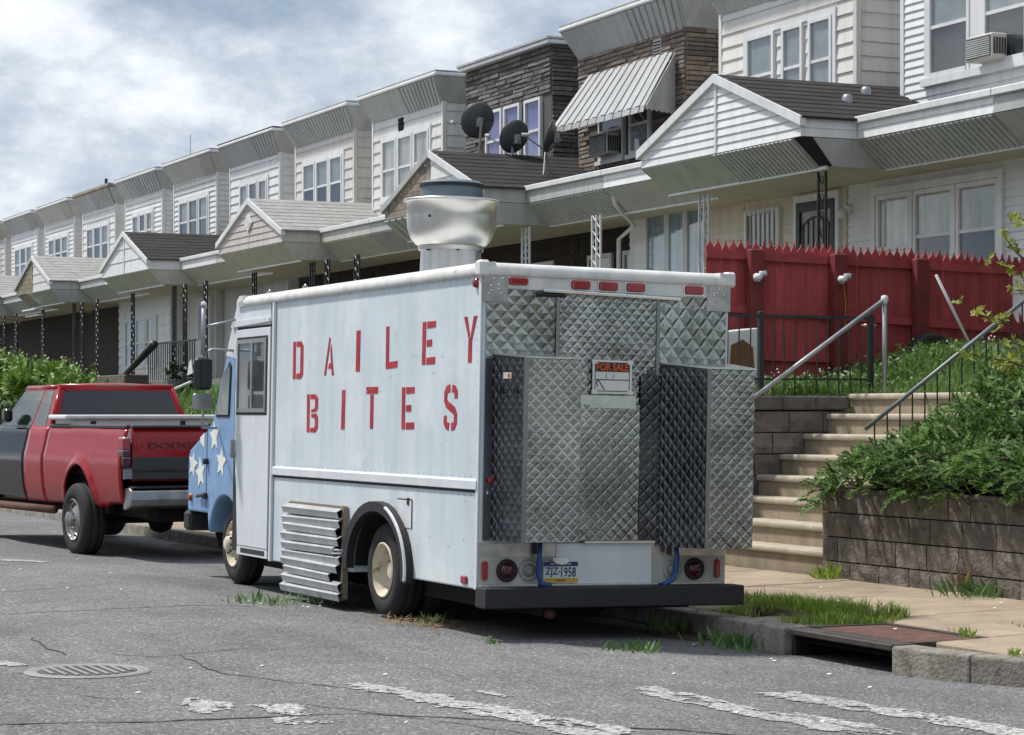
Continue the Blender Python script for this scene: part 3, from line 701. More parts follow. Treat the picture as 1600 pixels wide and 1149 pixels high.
def stonework(h, face, t, a0, a1, z0, z1, m, holes=()):
    z = z0
    while z < z1-.03:
        hh = RND.choice((.066, .075, .088)); hh = min(hh, z1-z); a = a0
        while a < a1-.01:
            ln = min(RND.uniform(.32, .72), a1-a)
            if a1-(a+ln) < .12: ln = a1-a
            skip = any(a+ln > b0+.01 and a < b1-.01 and z+hh*.6 > c0 and z+hh*.4 < c1 for b0, b1, c0, c1 in holes)
            if not skip:
                key = ('st', round(ln, 1), round(hh, 3), m.name)
                if key not in BW:
                    b = MB(); b.box(-.03, .0, 0, 1, 0, 1, 0); 
                    for i, p in enumerate(b.v):
                        if p[0] < -.01: b.v[i] = (p[0]+RND.uniform(-.012, .012), .02 if p[1] == 0 else .98, .07 if p[2] == 0 else .93)
                    BW[key] = withmat(b.mesh('stone'), m)
                if face == 'x': inst('stone', BW[key], h, (t, a+.004, z+.004), (0, 0, 0), (1+RND.uniform(-.2, .4), ln-.008, hh-.008))
                else: inst('stone', BW[key], h, (a+ln-.004, t, z+.004), (0, 0, pi/2), (1+RND.uniform(-.2, .4), ln-.008, hh-.008))
            a += ln
        z += hh
for k in range(-1, 14):
    st = STY[k]; s1 = sL(k); s0 = s1-3.7; near, far = gapc(k)-SP, gapc(k)
    hs = thing('row_house', st['lab'], 'house', (TB, (near+far)/2, 2.0), group=None)
    main = SID[st['sid']] if st['sid'] else M_mortar
    full = k <= 5; far_ = not full
    b = MB(); b.box(18.45, 27, near+.003, far-.003, 1.2, 8.0); b.build('wall', main if st['sid'] else SID['siding_grey'], hs)
    b = MB(); b.box(18.3, 27.1, near+.003, far-.003, 8.003, 8.10); b.build('roof', M_rollroof, hs)
    zc = 7.58 if not st.get('flat') else 7.98
    b = MB(); b.box(TB+.001, 18.449, s0+.001, s1-.001, 4.9, zc); b.build('bay', main, hs)
    # upper windows
    wz = {0: (5.90, 7.25), 1: (5.95, 7.10), 2: (5.75, 6.75), 3: (6.02, 7.12), 4: (5.92, 7.14), 5: (6.0, 7.12)}.get(k, (6.0 if k % 2 else 6.1, 7.06))
    if k == 0: wins = [(24.16, 25.06), (22.98, 23.88), (22.0, 22.8)]
    elif k == 1: wins = [(28.90, 29.68), (28.12, 28.84-.16), (27.36, 27.96)]
    elif k == 2: wins = [(33.6, 34.5), (32.7, 33.4)]
    elif k == 3: wins = [(38.4, 39.1), (37.62, 38.3), (36.75, 37.42)]
    elif k in (6, 8): wins = [(s1-1.45, s1-.85), (s1-2.15, s1-1.55), (s1-2.85, s1-2.25)]
    else: wins = [(s1-1.35, s1-.58), (s1-2.2, s1-1.43), (s1-3.05, s1-2.28)]
    backs = dict([(0, M_blind), (1, M_blind), (2, M_room), (3, M_curtv), (4, M_curt), (5, M_blind)])
    for i, (a, c) in enumerate(wins):
        bk = backs.get(k, M_blind if i % 2 == 0 else M_room)
        window(hs, TB, a, c, wz[0], wz[1], back=bk, backlow=(M_room if (k in (0, 5, 6, 7, 9, 10)) else M_curtv if k == 3 else M_curt if k == 4 else M_blind), split=.48)
    wa, wb = wins[-1][0], wins[0][1]
    # casing round the group
    if k not in (2, 3):
        b = MB(); b.box(TB-.045, TB-.001, wa-.09, wa-.002, wz[0]-.09, wz[1]+.09); b.box(TB-.045, TB-.001, wb+.002, wb+.09, wz[0]-.09, wz[1]+.09)
        b.box(TB-.045, TB-.001, wa-.002, wb+.002, wz[1]+.002, wz[1]+.09); b.box(TB-.09, TB-.001, wa-.12, wb+.12, wz[0]-.10, wz[0]-.002)
        if k not in (1,):
            for i in range(len(wins)-1): b.box(TB-.045, TB-.001, wins[i+1][1]+.002, wins[i][0]-.002, wz[0], wz[1])
        b.build('window_casing', M_trim, hs)
    holes = [(wa-.09, wb+.09, wz[0]-.1, wz[1]+.09)]
    if k == 1:
        holes = [(a-.05, c+.05, wz[0]-.1, wz[1]+.03) for a, c in wins]
    if st['sid']:
        siding(hs, main, 'x', TB, s0+.06, s1-.06, 5.05, zc, st['h'], holes, joined=far_)
        siding(hs, main, 'y', s0, TB+.06, 18.43, 5.05, zc, st['h'], joined=far_)
        siding(hs, main, 'x', 18.45, near+.02, s0-.02, 5.1, 7.9, st['h'], joined=True)
        siding(hs, main, 'x', 18.45, s1+.02, far-.02, 5.1, 7.9, st['h'], joined=True)
        corner_trim(hs, TB, s0, 5.0, zc, main if k in (1, 4, 5, 9) else M_trim); corner_trim(hs, TB, s1-.02, 5.0, zc, M_trim)
    else:
        hol = [(a-.06, c+.06, wz[0]-.08, wz[1]+.05) for a, c in wins]
        if k == 2: hol = [(32.65, 34.55, 5.7, 6.8)]
        stonework(hs, 'x', TB, s0, s1, 5.3, zc, st['stone'], hol)
        stonework(hs, 'y', s0, TB, 18.45, 5.2, zc, st['stone'])
        for a, c in wins:
            b = MB(); b.box(TB-.10, TB-.001, a-.05, c+.05, wz[0]-.07, wz[0]-.002); b.build('window_sill', M_trim, hs)
    # cornice
    if st.get('flat'):
        b = MB(); b.box(17.36, 18.6, s0-.14, s1+.10, 7.98, 8.06); b.build('cornice', M_trim, hs, bevel=.02)
        b = MB(); b.box(17.34, 18.6, s0-.16, s1+.12, 8.063, 8.10); b.build('roof_edge', M_alum, hs)
    else:
        am = M_alum2 if k in (7, 10, 12) else M_alum
        zb, zt = 7.56, 8.02; o = 0.27
        bt = [(TB-.01, s0-.01), (18.45, s0-.01), (18.45, s1+.01), (TB-.01, s1+.01)]
        tp = [(TB-o, s0-o), (18.45, s0-o), (18.45, s1+.18), (TB-o, s1+.18)]
        b = MB(); b.hexa([(x, y, zb) for x, y in bt]+[(x, y, zt) for x, y in tp]); b.build('cornice', am, hs)
        cut = {0: .5, 1: .4, 2: .55, 4: .52, 5: .05, 6: .6, 8: .2, 9: .45}.get(k, .75); nrib = {5: 22, 4: 11, 2: 9, 8: 12}.get(k, 8)
        A, B_, C, D = Vector((TB-o, s1+.18, zt)), Vector((TB-o, s0-o, zt)), Vector((TB-.01, s0-.01, zb)), Vector((TB-.01, s1+.01, zb))
        out = Vector((-.006, 0, -.003))
        p1, p2 = A.lerp(B_, cut)+out, D.lerp(C, cut)+out
        ribbed(hs, 'smooth_panel', am, A+out, p1, p2, D+out, 1, th=.004)
        ribbed(hs, 'ribbed_panel', M_brown if st.get('brown') and False else am, p1, B_+out, C+out, p2, nrib, th=.004)
        o2 = Vector((0, -.006, -.003))
        ribbed(hs, 'side_panel', am, B_+o2, Vector((18.45, s0-o, zt))+o2, Vector((18.45, s0-.01, zb))+o2, C+o2, 1, th=.004)
        tm = M_brown if st.get('brown') else M_trim
        b = MB(); b.box(TB-o-.05, 18.5, s0-o-.05, s1+.20, zt+.003, zt+.075, .02); b.build('cornice_trim', tm, hs)
        b = MB(); b.box(TB-o-.03, 18.5, s0-o-.03, s1+.18, zt+.078, zt+.11); b.build('roof_edge', M_rollroof if k != 6 else M_shingle, hs)
        if st.get('brown'):
            b = MB(); b.plate(B_+Vector((-.012, .35, 0)), B_+Vector((-.012, -.01, 0)), C+Vector((-.012, -.01, 0)), C+Vector((-.012, .10, 0)), .004); b.build('stained_corner', M_brown, hs)
    if k in (2, 4):
        a = s0+.75 if k == 2 else s0+2.0
        b = MB(); b.box(TB-.035, TB-.002, a, a+.26, 7.22, 7.5); v = b.build('vent', M_alum if k == 2 else M_dark, hs)
        b = MB()
        for i in range(5): b.box(TB-.045, TB-.036, a+.02, a+.24, 7.25+i*.048, 7.265+i*.048)
        b.build('louver', M_dark, v)
    # ---- lower storey
    def wallbox(t, a, c, m, name='front_wall'):
        b = MB(); b.box(t+.001, 18.449, a, c, 1.4, 4.88); b.build(name, m, hs)
    if k == 0:
        wallbox(17.0, near+.01, far-.01, SID['vinyl_white'])
        holes = [(22.80, 25.58, 3.0, 4.48)]
        siding(hs, SID['vinyl_white'], 'x', 17.0, near+.05, far-.02, 3.0, 4.85, .105, holes)
        for (a, c, bl) in ((24.72, 25.50, M_curt), (23.80, 24.66, M_curt), (22.88, 23.74, M_curt)):
            window(hs, 17.0, a, c, 3.05, 4.40, back=bl, backlow=M_room if a < 24.5 else M_curt, split=.56 if a < 24.5 else .48, fw=.06)
        b = MB(); b.box(16.93, 16.999, 22.79, 22.87, 3.0, 4.5); b.box(16.93, 16.999, 25.51, 25.6, 3.0, 4.5); b.box(16.93, 16.999, 22.87, 25.51, 4.405, 4.5)
        b.box(16.93, 16.999, 24.665, 24.715, 3.05, 4.40); b.box(16.93, 16.999, 23.745, 23.795, 3.05, 4.40); b.build('window_casing', M_trim, hs)
    elif k == 1:
        wallbox(17.0, near+.01, 32.5, SID['porch_cream'])
        siding(hs, SID['porch_cream'], 'x', 17.0, near+.02, 29.9, 2.9, 4.6, .13, [(26.36, 27.54, 2.2, 4.62), (27.85, 28.95, 3.6, 4.55)])
        siding(hs, SID['vinyl_white'], 'x', 17.0, 31.95, 32.48, 2.9, 4.8, .13)
        # barred window
        window(hs, 17.0, 27.92, 28.87, 3.5, 4.46, back=M_room, split=0, fw=.07)
        b = MB()
        for i in range(7): b.box(16.915, 16.93, 28.02+i*.125, 28.035+i*.125, 3.52, 4.44)
        b.box(16.91, 16.93, 27.95, 28.84, 3.9, 3.92); b.build('window_bars', M_wiron, hs)
        # door with arched security grille
        b = MB(); b.box(16.93, 16.999, 26.38, 26.46, 2.3, 4.56); b.box(16.93, 16.999, 27.44, 27.52, 2.3, 4.56); b.box(16.93, 16.999, 26.46, 27.44, 4.46, 4.56); b.build('door_frame', M_trim, hs)
        d = MB(); d.box(16.96, 16.998, 26.465, 27.435, 2.3, 4.455); d = d.build('door', M_blind, hs)
        b = MB(); b.box(16.92, 16.955, 26.47, 26.56, 2.3, 4.45); b.box(16.92, 16.955, 27.34, 27.43, 2.3, 4.45); b.box(16.92, 16.955, 26.56, 27.34, 4.33, 4.45); b.build('storm_frame', M_black, d)
        b = MB()
        for i in range(6):
            y = 26.62+i*.13; b.box(16.935, 16.95, y, y+.016, 2.4, 4.0+.22*math.sqrt(max(0, 1-((y-26.95)/.42)**2)))
        b.tube([(16.94, 26.95+.40*cos(a_*pi/12), 4.0+.24*sin(a_*pi/12)) for a_ in range(13)], .011, 5)
        b.tube([(16.94, 26.95+.07*cos(a_)*(a_/6), 3.85+.07*sin(a_)*(a_/6)) for a_ in [x*.7 for x in range(9)]], .008, 5); b.build('grille', M_black, d)
        window(hs, 17.0, 30.02, 30.62, 2.9, 4.66, back=M_curtb, split=0, fw=.05); window(hs, 17.0, 30.64, 31.2, 2.9, 4.66, back=M_curtb, split=0, fw=.05); window(hs, 17.0, 31.22, 31.9, 2.9, 4.66, back=M_curtb, split=0, fw=.05)
        lt = MB(); lt.box(16.92, 16.995, 26.12, 26.24, 4.22, 4.34, .02); lt.build('porch_light', M_trim, hs)
        b = MB(); b.lathe([(0, -.09), (.05, -.08), (.06, 0), (.03, .05), (0, .06)], (16.86, 26.18, 4.24), 'z', 12); b.build('light_globe', M_trim, hs, smooth=True)
        # downspout at the far edge
        b = MB(); b.tube([(15.9, 31.0, 4.95), (16.0, 31.05, 4.7), (16.6, 31.6, 4.45), (16.75, 32.4, 4.3), (16.75, 32.45, 2.4)], .035, 7); b.build('downspout', M_trim, hs, smooth=True)
    elif k in (6, 7):
        wm = SID['vinyl_white'] if k == 7 else SID['siding_grey']
        a, c = (near+.01, 62.6) if k == 7 else (near+.01, far-.01)
        if k == 7:
            wallbox(16.9, 57.6, 62.6, wm); wallbox(17.3, near+.01, 57.59, SID['siding_grey'])
            siding(hs, wm, 'x', 16.9, 57.62, 62.58, 2.4, 4.8, .24, [(58.7, 61.9, 3.0, 4.2)], joined=True)
            siding(hs, wm, 'y', 57.6, 16.95, 17.3, 2.4, 4.8, .24, joined=True)
            for (p, q) in ((60.9, 61.85), (59.85, 60.8), (58.8, 59.75)): window(hs, 16.9, p, q, 2.75, 4.12, back=M_curt, split=.5, backlow=M_blind, fw=.09)
            b = MB(); b.box(17.2, 17.299, near+.2, near+1.4, 2.45, 4.45); dd = b.build('door', M_trim, hs)
            b = MB(); b.box(17.18, 17.199, near+.45, near+1.15, 3.4, 4.25); b.build('door_glass', M_dglass, dd)
        else:
            wallbox(17.5, near+.01, far-.01, SID['siding_grey'])
    else:
        bm_ = M_brick
        wallbox(17.75, (32.52 if k == 2 else near+.01), far-.01, bm_)
        if k in (2, 3, 4, 5):
            base = far-4.3 if k != 2 else 32.9
            for (p, q) in (((base+.5, base+1.2), (base+1.6, base+2.5)) if k == 2 else ((base+.4, base+1.4), (base+2.4, base+3.3))):
                window(hs, 17.75, p, q, 2.9 if k != 3 else 2.6, 4.25, back=M_room, split=.5, fw=.07)
            b = MB(); r_ = random.Random(k)
            for c in range(30):
                y = (32.6 if k == 2 else near+.1)-(.11 if c % 2 else 0)
                while y < far-.2:
                    b.box(17.738, 17.75, y+.004, y+.214, 2.4+c*.08, 2.4+c*.08+.07); y += .22
            b.build('brickwork', bm_, hs, kind='stuff')
    # porch floor slab and pier wall
    b = MB(); b.box(15.6, 17.74 if k > 1 else 16.99, near+.01, far-.01, 2.10, 2.34); b.build('porch_floor', M_curb, hs)

# ---- air conditioners, awning
def aircon(label, t, s0, s1, z0, z1):
    a = thing('air_conditioner', label, 'air conditioner', (t, (s0+s1)/2, z0))
    b = MB(); b.box(t-.26, t-.03, s0, s1, z0, z1, .015); c = b.build('case', M_acw, a)
    b = MB()
    n_ = 9
    for i in range(n_): b.box(t-.272, t-.262, s0+.04, s1-.04, z0+.04+i*(z1-z0-.08)/n_, z0+.055+i*(z1-z0-.08)/n_)
    b.build('front_grille', M_alum, a)
    b = MB(); b.box(t-.267, t-.261, s0+.03, s1-.03, z0+.03, z1-.03); b.build('coil', M_room, a)
    b = MB()
    for i in range(5): b.box(t-.24+i*.04, t-.215+i*.04, s0-.008, s0-.001, z0+.05, z1-.06)
    b.build('side_vent', M_room, a)
aircon('white air conditioner in the white vinyl house window at upper right', 17.47, 23.36, 23.92, 5.93, 6.24)
aircon('air conditioner under the striped awning of the tan stone house', 17.47, 33.72, 34.38, 5.80, 6.16)
M_awn = mat('awning_aluminium', (0.42, 0.43, 0.435), 0.5, var=.06, objvar=.06, streak=.15)
aw = thing('window_awning', 'silver striped aluminium awning over the upper window of the tan stone house', 'awning', (17.4, 33.0, 6.3))
ns = 22; a0, a1 = 31.85, 34.72
for i in range(ns):
    y0 = a0+(a1-a0)*i/ns; y1 = a0+(a1-a0)*(i+1)/ns; h = .013 if i % 2 else 0
    b = MB(); b.plate((17.42-h, y1, 7.20+h), (17.42-h, y0, 7.20+h), (16.72-h, y0-.35*(1-i/ns)-.02+.0, 6.28+h), (16.72-h, y1-.35*(1-(i+1)/ns)-.02, 6.28+h), .012); b.build('awning_slat', M_awn, aw)
    b = MB(); b.plate((16.72-h, y1-.35*(1-(i+1)/ns)-.02, 6.28), (16.72-h, y0-.35*(1-i/ns)-.02, 6.28), (16.70-h, y0-.35*(1-i/ns)-.02, 6.19), (16.70-h, y1-.35*(1-(i+1)/ns)-.02, 6.19), .008); b.build('valance', M_awn, aw)
for i in range(6):
    t0, t1 = 17.45-.72*i/6, 17.45-.72*(i+1)/6; h = .012*(i % 2)
    zt0, zt1 = 7.2-.92*i/6, 7.2-.92*(i+1)/6
    y0, y1 = a0-.37*i/6, a0-.37*(i+1)/6
    b = MB(); b.plate((t1, y1-h, zt1), (t0, y0-h, zt0), (t0, y0-h, 6.25), (t1, y1-h, 6.22), .01); b.build('side_panel', M_awn, aw)
# ================================================================== PORCHES
TG, TE = 15.0, 15.8
ZT, ZB, ZF, AP = 5.16, 4.94, 4.60, 5.92
def lattice_post(parent, t, s, z0, z1, m, wd=.16, n=2, scroll=False):
    b = MB()
    for i in range(n): b.box(t-.014, t+.014, s-wd/2+i*wd/(n-1)-.014, s-wd/2+i*wd/(n-1)+.014, z0, z1)
    k = int((z1-z0)/.22)
    for i in range(k):
        za, zb = z0+(z1-z0)*i/k, z0+(z1-z0)*(i+1)/k; y0, y1 = (s-wd/2, s+wd/2) if i % 2 else (s+wd/2, s-wd/2)
        if scroll:
            b.tube([(t, s+wd*.30*cos(a)*(1-.09*a), (za+zb)/2+wd*.42*sin(a)*(1-.09*a)) for a in [x*.7 for x in range(11)]], .008, 4)
        else: b.tube([(t, y0, za), (t, y1, zb)], .009, 4); b.tube([(t, y1, za), (t, y0, zb)], .009, 4)
    b.box(t-.05, t+.05, s-wd/2-.04, s+wd/2+.04, z0-.02, z0+.01); b.build('iron_post', m, parent)
POR = [
 dict(k=-1, roof=M_rollroof, fas=M_alum, gab='siding_grey', gh=.2, lab='grey porch roof at the right edge of the picture', near=7.2, farm=M_alum),
 dict(k=0, roof=M_shingle, fas=SID['vinyl_white'], gab='vinyl_white', gh=.105, lab='white vinyl gabled porch roof with dark shingles, nearest the red fence', seam=True, post='bw'),
 dict(k=1, roof=M_shingle, fas=M_alum, gab='siding_white', gh=.26, lab='porch gable with bare boards on one half and satellite dishes on its dark roof', half=M_woodold, post='white'),
 dict(k=2, roof=M_rollroof, fas=M_alum2, gab='siding_rose', gh=.13, lab='pale porch gable with rosy siding and a white diamond ornament', diamond=True, post='dark'),
 dict(k=3, roof=M_shingle, fas=M_trim, gab='vinyl_white', gh=.3, lab='white panelled porch gable with a dark shingle roof over slim iron posts', post='dark', seam=True),
 dict(k=4, roof=M_rollroof, fas=M_alum, gab='siding_grey', gh=.24, lab='porch gable half stripped to brown boards with a hanging broken soffit', half=M_brown, post='dark', broken=True),
 dict(k=5, roof=M_rollroof, fas=M_alum, gab='siding_white', gh=.24, lab='far grey porch canopy at the left edge of the picture', post='dark'),
 dict(k=6, roof=M_shingle, fas=M_alum, gab='siding_white', gh=.24, lab='farthest porch canopy beyond the left picture edge', post='dark'),
]
for P in POR:
    c = 26.24+9.6*P['k']; nr, fr = c-2.07, c+2.07; a0, a1 = c-4.8+.004, c+4.8-.004
    if P['k'] == 0: a0 = 21.4
    if P['k'] == -1: a1 = 21.39
    po = thing('porch', P['lab'], 'porch', (TE, c, 2.3)); ff = P['fas']; gm = SID[P['gab']]
    near_ = P['k'] <= 2
    # gable body
    b = MB(); b.prism([(nr+.002, ZB), (fr-.002, ZB), (fr-.002, ZT), (c, AP-.03), (nr+.002, ZT)], 'x', TG+.001, 17.45); b.build('gable', gm, po)
    sides = [(nr, c), (c, fr)]
    for si, (p, q) in enumerate(sides):
        if P.get('half') and si == 1:
            z = ZB
            while z < AP-.1:
                hw = 2.07*(1-max(0, (z+.12-ZT))/(AP-ZT)) if z+.12 > ZT else 2.07
                if hw > .1:
                    bb = MB(); bb.box(TG-.012+RND.uniform(-.012, .004), TG, c+.02, c+hw-RND.uniform(0, .05), z+.004, z+.125); bb.build('bare_board', P['half'], po)
                z += .13
            continue
        z = ZB
        while z < AP-.06:
            h = P['gh']; zt_ = min(z+h, AP)
            hw0 = 2.07 if z < ZT else 2.07*(1-(z-ZT)/(AP-ZT)); hw1 = 2.07 if zt_ < ZT else 2.07*(1-(zt_-ZT)/(AP-ZT))
            sg = -1 if si == 0 else 1
            y00, y01 = c+sg*.015, c+sg*hw0; y10, y11 = c+sg*.015, c+sg*max(hw1, .02)
            bb = MB(); bb.hexa([(TG-.022, y00, z+.002), (TG-.022, y01, z+.002), (TG, y01, z+.002), (TG, y00, z+.002), (TG-.006, y10, zt_), (TG-.006, y11, zt_), (TG, y11, zt_), (TG, y10, zt_)])
            bb.build('gable_board', gm, po); z += h
    if P.get('seam'): b = MB(); b.box(TG-.035, TG-.001, c-.02, c+.02, ZB, AP-.02); b.build('seam_strip', M_trim, po)
    if P.get('diamond'):
        b = MB(); b.prism([(c, 5.28), (c+.24, 5.46), (c, 5.66), (c-.24, 5.46)], 'x', TG-.05, TG-.024); d = b.build('diamond_ornament', M_trim, po)
        b = MB(); b.prism([(c, 5.36), (c+.13, 5.46), (c, 5.57), (c-.13, 5.46)], 'x', TG-.056, TG-.0501); b.build('inset', SID['siding_grey'], d)
    # rakes
    for sg, e in ((-1, nr), (1, fr)):
        b = MB(); p0 = Vector((0, e-sg*-.06, ZT+.02)); p1 = Vector((0, c, AP+.045)); dn = Vector((0, 0, -.115))
        b.hexa([(TG-.07, p0.y, p0.z+dn.z), (TG+.02, p0.y, p0.z+dn.z), (TG+.02, p1.y, p1.z+dn.z), (TG-.07, p1.y, p1.z+dn.z), (TG-.07, p0.y, p0.z), (TG+.02, p0.y, p0.z), (TG+.02, p1.y, p1.z), (TG-.07, p1.y, p1.z)])
        b.build('rake_trim', M_trim if not P.get('half') or sg < 0 else M_alum, po)
    # roof slopes in courses
    for sg, e in ((-1, nr), (1, fr)):
        b = MB(); n_ = 9
        for i in range(n_):
            u0, u1 = i/n_, (i+1)/n_
            y0, y1 = e+sg*.08+(c-(e+sg*.08))*u0, e+sg*.08+(c-(e+sg*.08))*u1; z0, z1 = ZT+.0+(AP+.03-ZT)*u0, ZT+.0+(AP+.03-ZT)*u1
            b.hexa([(TG-.04, y0, z0-.005), (18.3, y0, z0-.005), (18.3, y1, z1-.005), (TG-.04, y1, z1-.005), (TG-.04, y0, z0+.022), (18.3, y0, z0+.022), (18.3, y1, z1+.014), (TG-.04, y1, z1+.014)])
        b.build('roof_slope', P['roof'], po)
    # side fascias of the gable and straight eaves
    def vin(b0, b1, axis, pos):
        """lapped vinyl on a fascia band or a plain aluminium one"""
        bb = MB(); n_ = 2 if ff in SID.values() else 1; h = (ZT-ZB)/n_
        for i in range(n_):
            z0 = ZB+i*h
            if axis == 'y': bb.hexa([(b0, pos-.022, z0), (b1, pos-.022, z0), (b1, pos, z0), (b0, pos, z0), (b0, pos-.008, z0+h), (b1, pos-.008, z0+h), (b1, pos, z0+h), (b0, pos, z0+h)])
            else: bb.hexa([(pos-.022, b0, z0), (pos, b0, z0), (pos, b1, z0), (pos-.022, b1, z0), (pos-.008, b0, z0+h), (pos, b0, z0+h), (pos, b1, z0+h), (pos-.008, b1, z0+h)])
        bb.build('fascia', ff, po)
    vin(TG, TE-.03, 'y', nr)
    for (p, q, vis) in ((a0, nr-.002, 'n'), (fr+.002, a1, 'f')):
        b = MB(); b.hexa([(TE, p, ZB), (17.45, p, ZB), (17.45, q, ZB), (TE, q, ZB), (TE, p, ZT), (17.45, p, ZT+.16), (17.45, q, ZT+.16), (TE, q, ZT)]); b.build('eave_core', M_soffit, po)
        b = MB(); b.hexa([(TE-.05, p, ZT+.004), (17.46, p, ZT+.165), (17.46, q, ZT+.165), (TE-.05, q, ZT+.004), (TE-.05, p, ZT+.05), (17.46, p, ZT+.21), (17.46, q, ZT+.21), (TE-.05, q, ZT+.05)]); b.build('eave_roof', P['roof'] if P['roof'] is M_shingle and P['k'] != 0 else M_rollroof, po)
        vin(p, q, 'x', TE)
        b = MB(); b.box(TE-.06, TE-.024, p, q, ZT-.03, ZT+.055, .01); b.build('gutter_edge', M_trim, po)
        sm_ = (M_alum2 if P['k'] in (2, 3) else M_alum)
        nn = int((q-p)/.105) if (P['k'], vis) in ((0, 'n'), (1, 'n'), (2, 'n'), (1, 'f')) else 1
        ribbed(po, 'flare_panel', sm_, (TE, q, ZB-.004), (TE, p, ZB-.004), (TE+.42, p, ZF), (TE+.42, q, ZF), nn)
        b = MB(); b.box(TE+.40, TE+.45, p, q, ZF-.03, ZF, .006); b.build('soffit_edge', M_trim, po)
        b = MB(); b.box(TE+.42, 17.40, p, q, ZF, ZF+.02); b.build('soffit', M_soffit, po)
        b = MB(); b.box(TE+.45, TE+.47, p, q, ZF+.02, ZB); b.build('eave_back', M_soffit, po)
    # gable flares
    sm_ = M_alum2 if P['k'] in (2, 3) else M_alum
    fi, so, sn = .40, .06, .46         # front inset, far-end inset, near-end inset
    A, B_, C, D = (TG-.01, fr, ZB-.004), (TG-.01, nr, ZB-.004), (TG+fi, nr+sn-.40, ZF), (TG+fi, fr-so, ZF)
    A, B_, C, D = map(Vector, (A, B_, C, D))
    if P['k'] == 0:
        cut = .48; p1, p2 = A.lerp(B_, cut), D.lerp(C, cut); p3, p4 = A.lerp(B_, .955), D.lerp(C, .955)
        ribbed(po, 'flare_panel', sm_, A, p1, p2, D, 1); ribbed(po, 'flare_panel', sm_, p1, p3, p4, p2, 19)
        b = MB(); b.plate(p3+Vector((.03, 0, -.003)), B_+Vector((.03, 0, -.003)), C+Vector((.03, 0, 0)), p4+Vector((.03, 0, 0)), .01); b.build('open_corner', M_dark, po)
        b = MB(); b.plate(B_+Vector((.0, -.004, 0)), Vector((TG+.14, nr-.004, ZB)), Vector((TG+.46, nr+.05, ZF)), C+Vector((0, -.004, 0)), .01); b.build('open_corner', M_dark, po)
    elif P.get('broken'):
        p1, p2 = A.lerp(B_, .34), D.lerp(C, .34)
        ribbed(po, 'flare_panel', sm_, p1, B_, C, p2, 1)
        b = MB(); b.plate(A+Vector((.05, 0, 0)), p1+Vector((.05, 0, 0)), p2, D, .01); b.build('rotten_boards', M_woodold, po)
        for q_ in range(2):
            b = MB(); b.box(TG+.1+q_*.1, TG+.35, fr-1.8, fr-.2, ZF-.12-.16*q_, ZF-.08-.16*q_); x = b.build('hanging_panel', M_trim, po)
    else: ribbed(po, 'flare_panel', sm_, A, B_, C, D, 14 if P['k'] == 1 else 1)
    x0 = TG+.14 if P['k'] == 0 else TG
    ribbed(po, 'flare_panel', sm_, (x0, nr, ZB-.004), (TE, nr, ZB-.004), (TE+.42, nr+.06, ZF), (x0+fi-.08, nr+.06, ZF), 1)
    b = MB(); b.box(TG+fi, TE+.5, nr+.07, fr-so, ZF-.003, ZF+.017); b.build('gable_soffit', M_soffit, po)
    b = MB(); b.box(TE+.421, 17.4, nr+.001, fr-.001, ZF-.002, ZF+.0175); b.build('soffit', M_soffit, po)
    b = MB(); b.box(TG+fi-.02, TG+fi+.02, nr+.07, fr-so, ZF-.035, ZF-.004); b.build('soffit_edge', M_trim, po)
    pm_ = P.get('post')
    if pm_ == 'bw':
        lattice_post(po, TG+.55, nr+.42, 2.34, ZF-.03, M_black, .17, 2, True)
        lattice_post(po, TG+.55, fr-.75, 2.34, ZF-.03, M_wiron, .26, 3)
    elif pm_ == 'white':
        for y in (nr+.15, a0+.35): lattice_post(po, TG+.85, y, 2.34, ZF-.03, M_wiron, .28, 3)
        lattice_post(po, TG+.6, fr-.3, 2.34, ZF-.03, M_black, .2, 2)
    elif pm_:
        for y in (nr+.25, fr-.25, a0+.5, nr-.6): lattice_post(po, TG+.7, y, 2.34, ZF-.03, M_black, .26, 3)
    if P['k'] == 0:
        for (tt_, u) in ((16.25, .45), (16.9, .72)):
            y = nr+2.07*u; z = ZT+(AP-ZT)*u
            b = MB(); b.lathe([(.07, -.02), (.07, .06), (.05, .10), (0, .11)], (tt_, y, z+.03), 'z', 10); b.build('roof_vent', M_galv, po, smooth=True)
